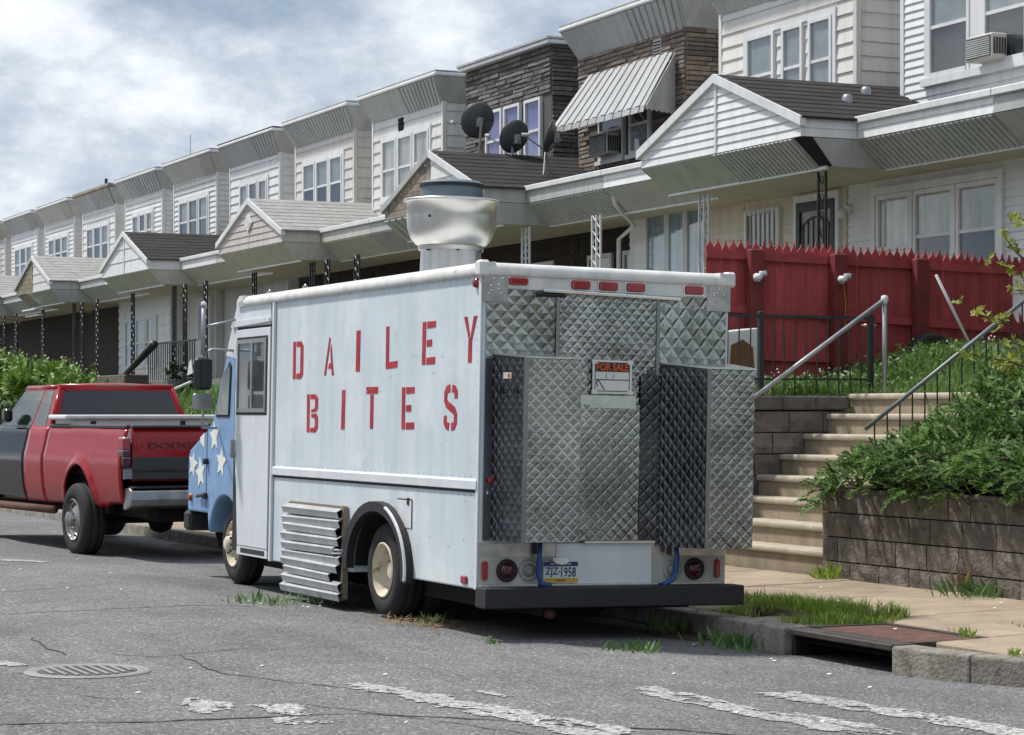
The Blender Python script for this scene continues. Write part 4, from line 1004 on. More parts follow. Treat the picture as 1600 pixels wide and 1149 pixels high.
# ---- satellite dishes
def dish(label, t, s, zb, c, aim, r=.30):
    d = thing('satellite_dish', label, 'satellite dish', (t, s, zb), group='satellite dishes on the half-stripped porch roof')
    n = Vector(aim).normalized(); u = n.cross(Vector((0, 0, 1))).normalized(); v = u.cross(n); c = Vector(c)
    b = MB(); P = []
    for i in range(5):
        rr = r*i/4; P.append([tuple(c+(u*cos(a*pi/12)*1.0+v*sin(a*pi/12)*1.08)*rr-n*(.09*(1-(i/4)**2))) for a in range(25)])
    b.grid(P); o_ = b.build('reflector', M_dish, d, smooth=True, recalc=False)
    so_ = o_.modifiers.new('thick', 'SOLIDIFY'); so_.thickness = .014
    b = MB(); b.tube([(t, s, zb-.05), (t, s, zb+.25), tuple(c-n*.22), tuple(c-n*.09)], .022, 7); b.build('mast', M_galv, d)
    b = MB(); b.tube([(t+.18, s+.16, zb-.06), tuple(Vector((t, s, zb+.3)))], .011, 5); b.tube([(t-.12, s-.18, zb-.12), tuple(Vector((t, s, zb+.3)))], .011, 5); b.build('strut', M_galv, d)
    e = c-v*r*.5+n*.34-u*r*1.15
    b = MB(); b.tube([tuple(c-v*r*.95), tuple(e)], .013, 6); b.build('feed_arm', M_galv, d)
    b = MB(); b.tube([tuple(e+n*.03), tuple(e-n*.09+v*.04)], [.035, .028], 8); b.build('feed_horn', M_acw, d)
    b = MB(); bx_ = c-n*.13; b.box(bx_.x-.05, bx_.x+.05, bx_.y-.05, bx_.y+.05, bx_.z-.09, bx_.z+.07, .01); b.build('bracket', M_galv, d)
dish('leftmost and highest grey satellite dish on the dark porch roof', 16.5, 37.4-.15, 5.86-.16, (16.5, 37.32, 6.72), (.10, .93, .36))
dish('middle grey satellite dish on the dark porch roof, tilted beside the stone house windows', 16.5, 35.84, 5.9, (16.5, 35.8, 6.27), (-.08, .90, .42), .27)
dish('rightmost satellite dish seen nearly edge-on in front of the dark stone house', 16.5, 34.55, 5.60, (16.5, 34.42, 6.13), (-.78, .58, .30), .25)
for i, (s_, h_, lb) in enumerate(((60.2, .95, 'thin whip antenna on the roof of a far white house'), (68.9, .55, 'short antenna stub on the brown-edged roof'), (67.6, .35, 'small vent pipe on the brown-edged roof'), (75.0, .4, 'small vent pipe on a far white roof'))):
    b = MB(); b.tube([(18.2, s_, 8.05), (18.2, s_, 8.1+h_)], .010 if i == 0 else .05, 6)
    tag(b.build('roof_antenna' if i < 2 else 'vent_pipe', M_black if i else M_galv), lb, 'antenna' if i < 2 else 'pipe')
# ---- things on the far white porch
UMB0, UMB1 = 55.6, 52.5
b = MB(); b.tube([(15.0, UMB0, 2.35), (15.0, (UMB0+UMB1)/2, 2.75), (15.0, UMB1, 3.17)], [.05, .08, .10], 7)
tag(b.build('folded_umbrella', M_black, smooth=True), 'long black folded umbrella leaning across the far white porch', 'umbrella')
pt = thing('planter_tub', 'blue-grey tub holding a dark plant on the far porch edge', 'planter', (14.5, 48.6, 2.03))
b = MB(); b.lathe([(0, 0), (.24, 0), (.32, .24), (.34, .26), (.29, .26), (.27, .22), (0, .22)], (14.5, 48.6, 2.03), 'z', 20); b.build('tub', M_pot, pt, smooth=True)
b = MB(); r_ = random.Random(5)
for i in range(140):
    d = Vector((r_.uniform(-1, 1), r_.uniform(-1, 1), r_.uniform(0, 1.1))); p = Vector((14.5, 48.6, 2.27))+d*.33
    u = Vector((r_.uniform(-1, 1), r_.uniform(-1, 1), r_.uniform(-1, 1))).normalized()*.06; v = u.cross(Vector((r_.uniform(-1, 1), .3, 1))).normalized()*.05
    b.add([p-u, p-v, p+u, p+v], [(0, 1, 2, 3)])
b.build('plant', mat('dark_leaf', (.02, .035, .015), .6, islvar=.4), pt, recalc=False)
pr = thing('porch_railing', 'black iron railing on the far white porch', 'railing', (15.4, 53.5, 2.34))
b = MB(); b.box(15.38, 15.42, 50.5, 54.6, 3.2, 3.24); b.build('rail', M_black, pr)
for i in range(22):
    b = MB(); b.box(15.39, 15.41, 50.6+i*.18, 50.62+i*.18, 2.34, 3.2); b.build('baluster', M_black, pr)
b = MB(); b.box(14.9, 15.5, 54.7, 57.3, 1.9, 2.5, .02); tag(b.build('porch_pier', M_block), 'low dark stone pier at the front of the far white porch', 'pier')
b = MB(); b.prism([(47.8, 2.42), (48.2, 2.38), (48.05, 2.66), (47.9, 2.72)], 'x', 14.5, 14.52); tag(b.build('white_cloth', M_trim), 'white cloth hanging beside the planter on the far porch', 'cloth')
fs = thing('far_steps', 'concrete porch steps with a white rail beyond the red pickup', 'steps', (13, 49, 1))
for i in range(7): b = MB(); b.box(11.6+.3*i, 14.9, 48.2, 49.8, .1+.28*i-.2, .3+.28*i, .01); b.build('step', M_step, fs)
b = MB(); b.tube([(13.2, 46.0, 1.9), (13.6, 44.9, 2.2)], .03, 7); b.build('rail', M_wiron, fs)

# ================================================================== FOOD TRUCK (local: x across from its left side, y forward from its rear, z up from the road)
W = 2.06
tk = thing('food_truck', 'white food truck with red stencilled lettering, quilted steel rear and blue starred nose', 'food truck', (6.83, 15.46, -0.07), (0, radians(1.1), 0))
def part(b, name, m, parent=None, **k): return b.build(name, m, parent or tk, local=True, **k)
def arc(cy, cz, ry, rz, a0, a1, n): return [(cy+ry*cos(radians(a0+(a1-a0)*i/n)), cz+rz*sin(radians(a0+(a1-a0)*i/n))) for i in range(n+1)]
# box body with the rear wheel opening cut through
archR = arc(1.95, 0.42, .64, .47, 0, 180, 16)[::-1]       # from front to rear? ordered by y below
low = [(0.0, .36), (1.30, .36)]+arc(1.93, .40, .62, .48, 180, 0, 16)+[(2.55, .33), (4.74, .30)]
b = MB(); b.prism(low+[(4.74, 2.67), (0, 2.67)], 'x', 0.0, W); body = part(b, 'body', M_truckw, bevel=.012, seg=2)
# roof rails (rounded) and roof
b = MB(); b.box(.06, W-.06, .06, 5.60, 2.66, 2.745, .05); part(b, 'roof', M_trim2)
prof = [(-.022, 2.655), (-.03, 2.662), (-.03, 2.70), (-.016, 2.728), (.02, 2.750), (.09, 2.755), (.09, 2.655)]
b = MB(); b.prism(prof, 'y', -.022, 5.655); part(b, 'roof_rail', M_trim2, autosm=50)
b = MB(); b.prism([(W-x, z) for x, z in prof], 'y', -.022, 5.655); part(b, 'roof_rail', M_trim2, autosm=50)
b = MB(); b.prism([(x, z) for x, z in prof], 'x', -.025, W+.025); part(b, 'roof_rail', M_trim2, autosm=50)
b = MB(); b.prism([(5.66, 2.655), (5.70, 2.67), (5.69, 2.71), (5.62, 2.752), (5.5, 2.755), (5.5, 2.655)], 'x', -.03, W+.03); part(b, 'roof_rail', M_trim2, autosm=50)
for x in (.0, W):       # little seam clamps at the rear corners of the rail
    b = MB(); b.box(x-.04, x+.04, -.042, .06, 2.646, 2.764, .016); part(b, 'rail_corner', M_trim2)
# belt rail and seams
b = MB(); b.prism([(0, 1.085), (-.022, 1.09), (-.022, 1.15), (-.008, 1.165), (0, 1.165)], 'y', .02, 4.62); part(b, 'belt_rail', M_truckw2)
b = MB(); b.box(-.008, .001, .02, 4.62, 1.066, 1.083); b.box(-.004, .001, 4.66, 4.672, .33, 2.65); part(b, 'seal', M_seam)
b = MB(); b.box(-.026, .0, 4.60, 4.655, .30, 2.655, .006); part(b, 'door_post', M_truckw2)
b = MB(); b.box(-.012, .001, .0, .05, .36, 2.655, .004); part(b, 'corner_strip', M_truckw2)
b = MB(); r_ = random.Random(3)
def rivet(y, z, r=.007): b.add([(-.004, y+r*cos(a*pi/3), z+r*sin(a*pi/3)) for a in range(6)]+[(-.007, y, z)], [(a, (a+1) % 6, 6) for a in range(6)])
for i in range(26): rivet(.075, .45+i*.083)
for i in range(40): rivet(.15+i*.113, 1.185); rivet(.15+i*.113, 1.045)
for i in range(40): rivet(.15+i*.113, 2.64)
for i in range(9): rivet(.12+i*.03*r_.random()*8, .6+r_.random()*1.7); rivet(.1+r_.random()*2.2, 1.35+r_.random()*1.0)
part(b, 'rivets', mat('rivet_grey', (.42, .43, .43), .5), kind='stuff')
b = MB(); b.box(-.006, .001, 1.28, 1.57, .75, .97, .002); h = part(b, 'fuel_hatch', M_truckw2)
b = MB(); b.box(-.0075, -.004, 1.275, 1.283, .745, .975); b.box(-.0075, -.004, 1.283, 1.57, .968, .976); b.box(-.012, -.004, 1.33, 1.37, .93, .985); part(b, 'hatch_gap', M_seam, h)
# rear wheel lip
outer = arc(1.93, .40, .70, .54, 188, -4, 18); inner = arc(1.93, .40, .60, .46, 188, -4, 18)
b = MB(); b.prism(outer+inner[::-1], 'x', -.07, .0); part(b, 'wheel_arch_lip', M_bump, autosm=40)
oo = arc(1.93, .40, .705, .545, 112, 186, 14); oi = arc(1.93, .40, .69, .53, 112, 186, 14)
b = MB(); b.prism(oo+oi[::-1], 'x', -.085, -.065); part(b, 'lip_edge', M_trim)
ao, ai = arc(1.93, .395, .617, .478, 180, 0, 16), arc(1.93, .385, .60, .465, 180, 0, 16)
b = MB()
for (p0, p1, q0, q1) in zip(ao, ao[1:], ai, ai[1:]): b.hexa([(.012, q0[0], q0[1]), (.012, q1[0], q1[1]), (.012, p1[0], p1[1]), (.012, p0[0], p0[1]), (W-.012, q0[0], q0[1]), (W-.012, q1[0], q1[1]), (W-.012, p1[0], p1[1]), (W-.012, p0[0], p0[1])])
b.box(.75, .80, 1.32, 2.54, .30, .84); part(b, 'wheel_well', M_dark)
# underbody
b = MB(); b.box(.25, W-.25, .1, 5.6, .20, .42); b.box(.9, 1.15, .3, 2.0, .12, .3); b.box(.5, .62, -.05, 2.6, .16, .26); part(b, 'chassis', M_dark)
# wheels
def wheel(parent, c, R_, wd, kind, sg=-1):
    """sg -1: outer face looks to -x"""
    x0 = c[0]
    def pf(lst): return [(r, h*(-sg)) for r, h in lst]
    tprof = [(R_*.56, .02), (R_*.60, .0), (R_*.80, -.012), (R_*.93, .012), (R_*.985, .04), (R_, .07), (R_, wd*.30), (R_*.975, wd*.31), (R_*.975, wd*.34), (R_, wd*.35), (R_, wd*.64), (R_*.975, wd*.65), (R_*.975, wd*.68), (R_, wd*.69), (R_, wd-.07), (R_*.97, wd-.03), (R_*.8, wd), (R_*.56, wd-.02)]
    w_ = MB(); w_.lathe(pf(tprof), c, 'x', 44, True); w_ = w_.build('wheel', M_rubber, parent, local=True, smooth=True)
    if kind == 'dish': rp, m = [(R_*.585, -.004), (R_*.555, -.012), (R_*.54, .02), (R_*.50, .10), (R_*.44, .13), (R_*.30, .135), (R_*.28, .11), (R_*.19, .10), (R_*.17, .06), (0, .055)], M_rimw
    elif kind == 'hub': rp, m = [(R_*.585, -.004), (R_*.555, -.012), (R_*.53, .04), (R_*.42, .06), (R_*.36, .03), (R_*.32, -.02), (R_*.29, -.035), (R_*.22, -.04), (R_*.19, -.07), (R_*.13, -.085), (0, -.085)], M_rimw
    else: rp, m = [(R_*.58, -.002), (R_*.555, -.01), (R_*.54, .03), (R_*.46, .055), (R_*.40, .03), (R_*.30, .01), (R_*.24, -.01), (R_*.22, -.06), (R_*.17, -.075), (0, -.08)], M_pchrome
    b = MB(); b.lathe(pf(rp), c, 'x', 40); b.build('rim', m, w_, local=True, autosm=40)
    b = MB(); n_ = 8
    for i in range(n_):
        a = 2*pi*i/n_+.2; rr = R_*(.35 if kind == 'dish' else .37 if kind == 'hub' else .42); hx = {'dish': .131, 'hub': .038, 'alloy': .035}[kind]*(-sg)
        b.lathe([(0, 0.004*sg), (R_*.052, 0.004*sg), (R_*.052, .03*-sg)], (c[0]+hx+.0, c[1]+rr*cos(a), c[2]+rr*sin(a)), 'x', 8)
    b.build('hand_holes', M_dark, w_, local=True, kind='stuff')
    b = MB()
    for i in range(8):
        a = 2*pi*i/8; rr = R_*.225; hx = {'dish': .09, 'hub': -.042, 'alloy': -.012}[kind]*(-sg)
        b.lathe([(.011, .02*-sg), (.011, .018*sg), (0, .02*sg)], (c[0]+hx, c[1]+rr*cos(a), c[2]+rr*sin(a)), 'x', 6)
    b.build('lug_nuts', M_rust, w_, local=True, kind='stuff')
    return w_
wheel(tk, (.03, 1.95, .385), .385, .24, 'dish'); wheel(tk, (.29, 1.95, .385), .385, .24, 'dish')
wheel(tk, (W-.03, 1.95, .385), .385, .24, 'dish', 1); wheel(tk, (W-.29, 1.95, .385), .385, .24, 'dish', 1)
wheel(tk, (.09, 6.03, .385), .385, .24, 'hub'); wheel(tk, (W-.06, 6.03, .385), .385, .24, 'hub', 1)
b = MB(); b.tube([(.1, 1.95, .385), (W-.1, 1.95, .385)], .07, 8); b.tube([(.1, 6.03, .385), (W-.1, 6.03, .385)], .05, 8); part(b, 'axle', M_dark)
# cab: door, blue nose
fl = arc(6.06, .38, .50, .47, 180, 10, 14)
nose = [(4.76, .32), (5.50, .32)]+fl+[(6.60, .66), (7.27, .66), (7.27, 1.22), (7.22, 1.275), (6.62, 1.49), (6.47, 1.58), (6.41, 1.68), (6.25, 1.96), (6.04, 2.24), (5.87, 2.50), (5.76, 2.67), (4.76, 2.67)]
M_blue = mat('blue_nose_paint', (0.20, 0.345, 0.57), 0.45, var=.12, vsc=3, streak=.15, coords='obj', spot=(.30, .42, .60), spotsc=4, spotlo=.55, spothi=.75)
b = MB(); b.prism(nose, 'x', 0, W); cab = part(b, 'cab', M_blue, bevel=.02, seg=2)
# white upper pillar and header
b = MB(); b.prism([(5.72, 2.16), (6.075, 2.20), (5.875, 2.50), (5.765, 2.67), (4.76, 2.67), (4.76, 2.46), (5.72, 2.46)], 'x', -.004, 0.02); part(b, 'cab_header', M_truckw2)
b = MB(); b.prism([(5.86, 2.475), (5.82, 2.52), (4.74, 2.52), (4.74, 2.485), (5.86, 2.46)], 'x', -.028, 0); part(b, 'drip_rail', M_truckw2)
b = MB(); b.box(-.003, .01, 4.70, 5.79, .34, 2.46); part(b, 'door_gap', M_seam)
dp = [(4.73, .40), (5.60, .40), (5.66, .95), (5.735, 1.3), (5.74, 2.435), (4.73, 2.435)]
b = MB(); b.prism(dp, 'x', -.016, 0.005); door = part(b, 'cab_door', M_truckw2, bevel=.004, seg=1)
b = MB(); b.prism([(4.73, .315), (5.62, .315), (5.61, .395), (4.73, .395)], 'x', -.012, .01); part(b, 'door_step', M_truckw2)
b = MB(); b.box(-.014, -.0125, 4.80, 5.50, .335, .38); part(b, 'step_tread', M_black)
def ring(y0, y1, z0, z1, w_, x0, x1):
    r = MB(); r.box(x0, x1, y0, y1, z0, z0+w_); r.box(x0, x1, y0, y1, z1-w_, z1); r.box(x0, x1, y0, y0+w_, z0+w_, z1-w_); r.box(x0, x1, y1-w_, y1, z0+w_, z1-w_); return r
part(ring(4.79, 5.69, 1.63, 2.36, .02, -.020, -.014), 'window_gasket', M_seam, door)
part(ring(4.815, 5.665, 1.655, 2.335, .035, -.030, -.016), 'window_frame', M_galv, door)
b = MB(); b.box(-.030, -.016, 5.20, 5.25, 1.69, 2.30); part(b, 'window_divider', M_galv, door)
M_cabglass = mat('cab_glass', (0.055, 0.065, 0.065), 0.05, var=.5, vsc=3, spec=.9, spot=(.16, .16, .14), spotsc=2.6, spotlo=.5, spothi=.7)
for (p, q) in ((4.85, 5.20), (5.25, 5.63)):
    b = MB(); b.box(-.021, -.0165, p, q, 1.69, 2.30); part(b, 'window_pane', M_cabglass, door)
b = MB(); b.box(-.06, -.02, 5.70, 5.73, 1.22, 1.40, .008); b.box(-.045, -.01, 5.68, 5.80, 1.24, 1.27, .006); part(b, 'door_handle', M_galv, door, bevel=.004)
qw = [(5.965, 2.11), (5.915, 2.07), (5.955, 1.63), (6.31, 1.63), (6.30, 1.70), (6.13, 2.0)]
qc = (6.06, 1.83); big = [(qc[0]+(y-qc[0])*1.17, qc[1]+(z-qc[1])*1.11) for y, z in qw]
b = MB(); b.prism(big, 'x', -.010, .004); q_ = part(b, 'quarter_window', M_seam, bevel=.004)
b = MB(); b.prism(qw, 'x', -.015, -.0105); part(b, 'quarter_pane', M_cabglass, q_)
b = MB(); b.plate((.15, 6.26, 1.98), (W-.15, 6.26, 1.98), (W-.15, 5.90, 2.49), (.15, 5.90, 2.49), -.02); part(b, 'windshield', M_dglass)
# fender lines, latches
b = MB(); b.box(-.004, .002, 6.64, 6.65, .70, 1.47); part(b, 'hood_gap', M_seam)
b = MB(); b.lathe([(0, -.03), (.035, -.03), (.04, 0)], (0, 7.14, .80), 'x', 12); part(b, 'marker_lamp', mat('amber_lens', (.25, .07, .01), .3), smooth=True)
for (y, z) in ((6.60, .83), (6.58, 1.17)):
    b = MB(); b.box(-.05, 0, y, y+.06, z-.03, z+.03, .01); part(b, 'hood_latch', M_black)
b = MB(); b.tube([(-.03, 6.58, .84), (-.03, 6.85, .82)], .018, 6); part(b, 'latch_bar', M_black)
# front bumper and dark underside
b = MB(); b.box(.0, W, 7.2, 7.42, .46, .66, .03); part(b, 'front_bumper', M_bump)
def star(y, z, r, rot, x=-.006, squash=.72):
    p = []
    for i in range(10):
        a = rot+pi/2+i*pi/5; rr = r if i % 2 == 0 else r*.47; p.append((y+rr*cos(a), z+rr*sin(a)))
    b = MB(); b.prism(p, 'x', x, .0); return part(b, 'painted_star', M_star)
star(6.40, 1.42, .155, -.1); star(6.17, 1.17, .155, .15); star(7.10, 1.13, .14, .25); star(6.84, 1.05, .16, -.2)
b = MB(); p0 = Vector((-.006, 6.78, 1.43)); b.prism([(6.72, 1.30), (6.86, 1.36), (6.86, 1.405), (6.72, 1.452)], 'x', -.006, 0); part(b, 'painted_star', M_star)
# mirrors
b = MB(); b.tube([(0, 5.85, 2.245), (-.22, 5.86, 2.25), (-.27, 5.87, 2.22), (-.28, 5.88, 1.92)], .013, 7); b.tube([(-.28, 5.88, 1.72), (-.27, 5.95, 1.50), (-.02, 6.28, 1.50)], .012, 7); part(b, 'mirror_arm', M_galv, smooth=True)
b = MB(); b.box(-.38, -.20, 5.85, 5.93, 1.86, 2.17, .03); mm_ = part(b, 'mirror', M_black, bevel=.02)
b = MB(); b.box(-.365, -.215, 5.842, 5.849, 1.885, 2.145); part(b, 'mirror_glass', M_dglass, mm_)
b = MB(); b.box(-.395, -.20, 5.84, 5.89, 1.67, 1.83, .02); m2 = part(b, 'mirror', M_galv, bevel=.01)
b = MB(); b.box(-.385, -.21, 5.833, 5.839, 1.68, 1.82); part(b, 'mirror_glass', mat('mirror_grey', (.35, .36, .38), .15, metal=.8), m2)
b = MB(); b.tube([(-.30, 5.87, 2.20), (-.30, 5.87, 2.66)], .022, 8); b.tube([(-.30, 5.87, 2.46), (0, 5.80, 2.54)], .012, 6); part(b, 'antenna_post', M_galv, smooth=True)
b = MB(); b.lathe([(0, .05), (.028, .03), (.03, 0), (0, 0)], (-.30, 5.87, 2.66), 'z', 8); part(b, 'post_cap', M_trim, smooth=True)
for y in (5.55, 4.55):
    b = MB(); b.lathe([(.03, 0), (.03, .05), (.0, .08)], (.25, y, 2.75), 'z', 8); part(b, 'roof_marker', M_clear, smooth=True)
# generator louver
lv = MB(); lv.box(-.05, -.001, 2.66, 2.70, .10, .86); lv.box(-.05, -.001, 4.02, 4.06, .10, .86); lv.box(-.045, -.001, 2.70, 4.02, .84, .87); lv.box(-.045, -.001, 2.70, 4.02, .085, .115)
lv = part(lv, 'louver_frame', M_brownside)
b = MB(); b.box(-.012, -.003, 2.70, 4.02, .12, .84); part(b, 'louver_back', M_dark, lv)
ends = [(2.68, 4.07), (2.66, 4.09), (2.72, 4.05), (2.67, 4.10), (2.76, 4.08), (2.66, 4.10), (2.70, 4.10), (2.88, 4.03), (2.66, 4.08), (2.64, 4.11)]
for i, (y0, y1) in enumerate(ends):
    z = .80-i*.076; j = RND.uniform(-.008, .008); dz = RND.uniform(-.012, .012)
    b = MB(); pf_ = [(-.052+j, z+.045), (-.10+j, z+.016), (-.084+j, z-.034), (-.078+j, z-.034), (-.094+j, z+.013), (-.048+j, z+.040)]
    b.hexa([(pf_[0][0], y0, pf_[0][1]), (pf_[1][0], y0, pf_[1][1]), (pf_[1][0], y1, pf_[1][1]+dz), (pf_[0][0], y1, pf_[0][1]+dz), (pf_[0][0], y0, pf_[0][1]+.005), (pf_[1][0]-.003, y0, pf_[1][1]+.004), (pf_[1][0]-.003, y1, pf_[1][1]+.004+dz), (pf_[0][0], y1, pf_[0][1]+.005+dz)])
    b.hexa([(pf_[1][0], y0, pf_[1][1]+.003), (pf_[2][0], y0, pf_[2][1]), (pf_[2][0], y1, pf_[2][1]+dz), (pf_[1][0], y1, pf_[1][1]+.003+dz), (pf_[1][0]+.006, y0, pf_[1][1]), (pf_[2][0]+.006, y0, pf_[2][1]), (pf_[2][0]+.006, y1, pf_[2][1]+dz), (pf_[1][0]+.006, y1, pf_[1][1]+dz)])
    part(b, 'louver_slat', M_slat, lv)
b = MB(); b.tube([(-.10, 2.80, .50), (-.06, 2.64, .505), (0, 2.62, .52)], .012, 6); b.tube([(-.10, 2.78, .47), (-.06, 2.65, .48), (0, 2.63, .50)], .010, 6); part(b, 'tie_strap', M_galv, lv)
# ---- stencil lettering: separate strokes with the bridges of a stencil
def E_(): return [[(0, 0), (.26, 0), (.26, 1), (0, 1)], [(.34, .84), (1, .86), (1, 1), (.34, 1)], [(.34, .42), (.74, .42), (.74, .58), (.34, .57)], [(.34, 0), (1, .01), (1, .17), (.34, .16)]]
def stroke(pts, w, asp):
    L_, R__ = [], []
    for i, p in enumerate(pts):
        a = pts[max(i-1, 0)]; c = pts[min(i+1, len(pts)-1)]; dx, dy = (c[0]-a[0])*asp, c[1]-a[1]; n_ = math.hypot(dx, dy)
        ox, oy = -dy/n_*w/asp, dx/n_*w; L_.append((p[0]+ox, p[1]+oy)); R__.append((p[0]-ox, p[1]-oy))
    return L_+R__[::-1]
GL = dict(
 D=[[(0, 0), (.26, 0), (.26, 1), (0, 1)], [(.34, .86), (.66, .86), (.72, .80), (.72, .20), (.66, .14), (.34, .14), (.34, 0), (.80, 0), (1, .12), (1, .88), (.80, 1), (.34, 1)]],
 A=[[(0, 0), (.19, 0), (.60, .93), (.47, 1)], [(.80, 0), (1, 0), (.68, .80), (.58, .66)], [(.40, .17), (.76, .17), (.70, .33), (.52, .30)]],
 I=[[(0, 0), (1, 0), (1, 1), (0, 1)]],
 L=[[(0, 0), (.98, .03), (1, .18), (.26, .16), (.26, 1), (0, 1)]],
 E=E_(),
 Y=[[(0, 1), (.25, 1), (.47, .62), (.37, .52)], [(.74, 1), (1, 1), (.64, .48), (.64, 0), (.36, 0), (.38, .50), (.52, .56)]],
 B=[[(0, 0), (.24, 0), (.24, 1), (0, 1)], [(.32, 1), (.80, 1), (1, .90), (1, .64), (.86, .55), (.40, .52), (.40, .60), (.68, .62), (.74, .68), (.74, .84), (.66, .88), (.32, .88)], [(.32, 0), (.80, 0), (1, .12), (1, .40), (.86, .50), (.40, .48), (.40, .40), (.68, .38), (.74, .32), (.74, .18), (.66, .12), (.32, .12)]],
 T=[[(0, .84), (1, .84), (1, 1), (0, 1)], [(.36, 0), (.63, 0), (.63, .82), (.36, .82)]],
 S=[stroke([(.86, .70), (.86, .84), (.76, .90), (.58, .92)], .085, .8), stroke([(.44, .93), (.24, .90), (.14, .82), (.14, .66), (.24, .57), (.5, .5), (.76, .43), (.86, .34), (.86, .17), (.76, .09), (.58, .07)], .085, .8), stroke([(.42, .07), (.24, .10), (.14, .18), (.14, .32)], .085, .8)])
for ch, ya, yb, z0, z1 in (('D', 4.13, 3.86, 1.95, 2.28), ('A', 3.32, 3.08, 1.97, 2.30), ('I', 2.56, 2.47, 1.99, 2.33), ('L', 1.89, 1.64, 2.00, 2.34), ('E', 1.13, .87, 2.02, 2.35), ('Y', .33, .09, 2.02, 2.36),
                           ('B', 3.74, 3.46, 1.48, 1.81), ('I', 2.88, 2.80, 1.51, 1.84), ('T', 2.31, 2.05, 1.52, 1.86), ('E', 1.53, 1.27, 1.52, 1.85), ('S', .69, .42, 1.52, 1.86)):
    b = MB(); tilt = RND.uniform(-.01, .01)
    for poly in GL[ch]: b.prism([(ya+(yb-ya)*u+tilt*(v-.5), z0+(z1-z0)*v) for u, v in poly], 'x', -.0035, .0)
    part(b, 'painted_letter', M_redlet)
b = MB(); b.lathe([(.0, -.035), (.03, -.03), (.04, 0)], (0, .10, 2.60), 'x', 12); part(b, 'side_marker', M_redlamp, smooth=True)
b = MB(); b.box(-.02, 0, .18, .28, .39, .45, .008); part(b, 'side_reflector', M_redlamp)
# ---- rear
def quilt(name, m, x0, x1, z0, z1, dw, dh, h=.010, y=0.0, fn=None, parent=None, seed=0, soft=0.0):
    """diamond-embossed sheet on a slightly wavy skin; soft 0 gives sharp pyramids, 1 broad cushions; fn maps (x, z, depth) to a place"""
    r = random.Random(seed); nz = vnoise(seed+900); bm = bmesh.new(); n_x = int((x1-x0)/dw)+3; n_z = int((z1-z0)/dh)+3; V = {}
    def gv(i, j):
        if (i, j) not in V: V[(i, j)] = bm.verts.new((x0+i*dw/2, 0.0, z0+j*dh/2))
        return V[(i, j)]
    kq = .58-.30*soft
    for i in range(-1, 2*n_x):
        for j in range(-1, 2*n_z):
            if (i+j) % 2: continue
            P = (gv(i-1, j), gv(i, j-1), gv(i+1, j), gv(i, j+1))
            hh = h*(.6+.8*nz(i*.23, j*.23))*r.uniform(.88, 1.12); ox, oz = r.uniform(-.16, .16)*dw, r.uniform(-.16, .16)*dh
            cx, cz = x0+i*dw/2, z0+j*dh/2
            q = [bm.verts.new((p.co.x*(1-kq)+(cx+ox*.5)*kq, -hh*(.74+.1*soft)*r.uniform(.9, 1.08), p.co.z*(1-kq)+(cz+oz*.5)*kq)) for p in P]
            mid = bm.verts.new((cx+ox, -hh, cz+oz))
            for k in range(4):
                bm.faces.new((P[k], P[(k+1) % 4], q[(k+1) % 4], q[k])); bm.faces.new((q[k], q[(k+1) % 4], mid))
    for co, no in (((x0, 0, 0), (-1, 0, 0)), ((x1, 0, 0), (1, 0, 0)), ((0, 0, z0), (0, 0, -1)), ((0, 0, z1), (0, 0, 1))):
        bmesh.ops.bisect_plane(bm, geom=bm.verts[:]+bm.edges[:]+bm.faces[:], plane_co=co, plane_no=no, clear_outer=True, dist=1e-5)
    for v in bm.verts:
        d = v.co.y-.010*nz(v.co.x*3.1+7, v.co.z*2.3+3); p = fn(v.co.x, v.co.z, d) if fn else (v.co.x, y+d, v.co.z); v.co = p
    bmesh.ops.recalc_face_normals(bm, faces=bm.faces)
    me = bpy.data.meshes.new(name); bm.to_mesh(me); bm.free(); me.materials.append(m)
    o_ = bpy.data.objects.new(name, me); col.objects.link(o_); o_.parent = parent or tk; ORG[o_.name] = Vector((0, 0, 0)); return o_
RS = .019
b = MB(); b.box(.02, W-.02, -.012, -.001, 2.56, 2.66); part(b, 'header_strip', M_trim2)
for x0, x1 in ((-.005, .19), (1.86, W+.005)):
    b = MB(); b.box(x0, x1, -.020, -.0125, 2.46, 2.66, .003); c_ = part(b, 'corner_plate', mat('corner_metal', (.46, .46, .45), .35, metal=.9, var=.25, vsc=8))
    b = MB()
    for i in range(10):
        xx = x0+.02+(x1-x0-.04)*RND.random(); zz = 2.48+.16*RND.random()
        b.lathe([(0, -.006), (.008, -.004), (.010, 0)], (xx, -.020, zz), 'y', 6)
    part(b, 'rivets', M_chrome, c_, kind='stuff')
for x in (.20, .71, .94, 1.17, 1.67):
    b = MB(); b.box(x, x+.15, -.045, -.012, 2.578+(0 if x > .3 else .010), 2.648, .012); l_ = part(b, 'marker_light', M_redlamp)
    b = MB(); b.box(x-.012, x+.162, -.02, -.0125, 2.568, 2.656, .003); part(b, 'light_base', M_chrome, l_)
quilt('quilted_panel', M_steel, .03, .60, 2.06, 2.558, .112, .112, .0075, -.002, seed=1)
quilt('quilted_panel', M_steel, .605, 1.44, 1.72, 2.558, .082, .086, .0066, -.006, seed=2, soft=.3)
quilt('quilted_panel', M_steel, 1.445, W-.03, 1.95, 2.558, .12, .15, .009, -.002, seed=3, soft=.6)
for x in (.60, 1.44):
    b = MB(); b.box(x-.012, x+.016, -.028, -.012, 1.72, 2.555, .004); part(b, 'seam_strip', mat('seam_steel', (.30, .30, .30), .4, metal=.9))
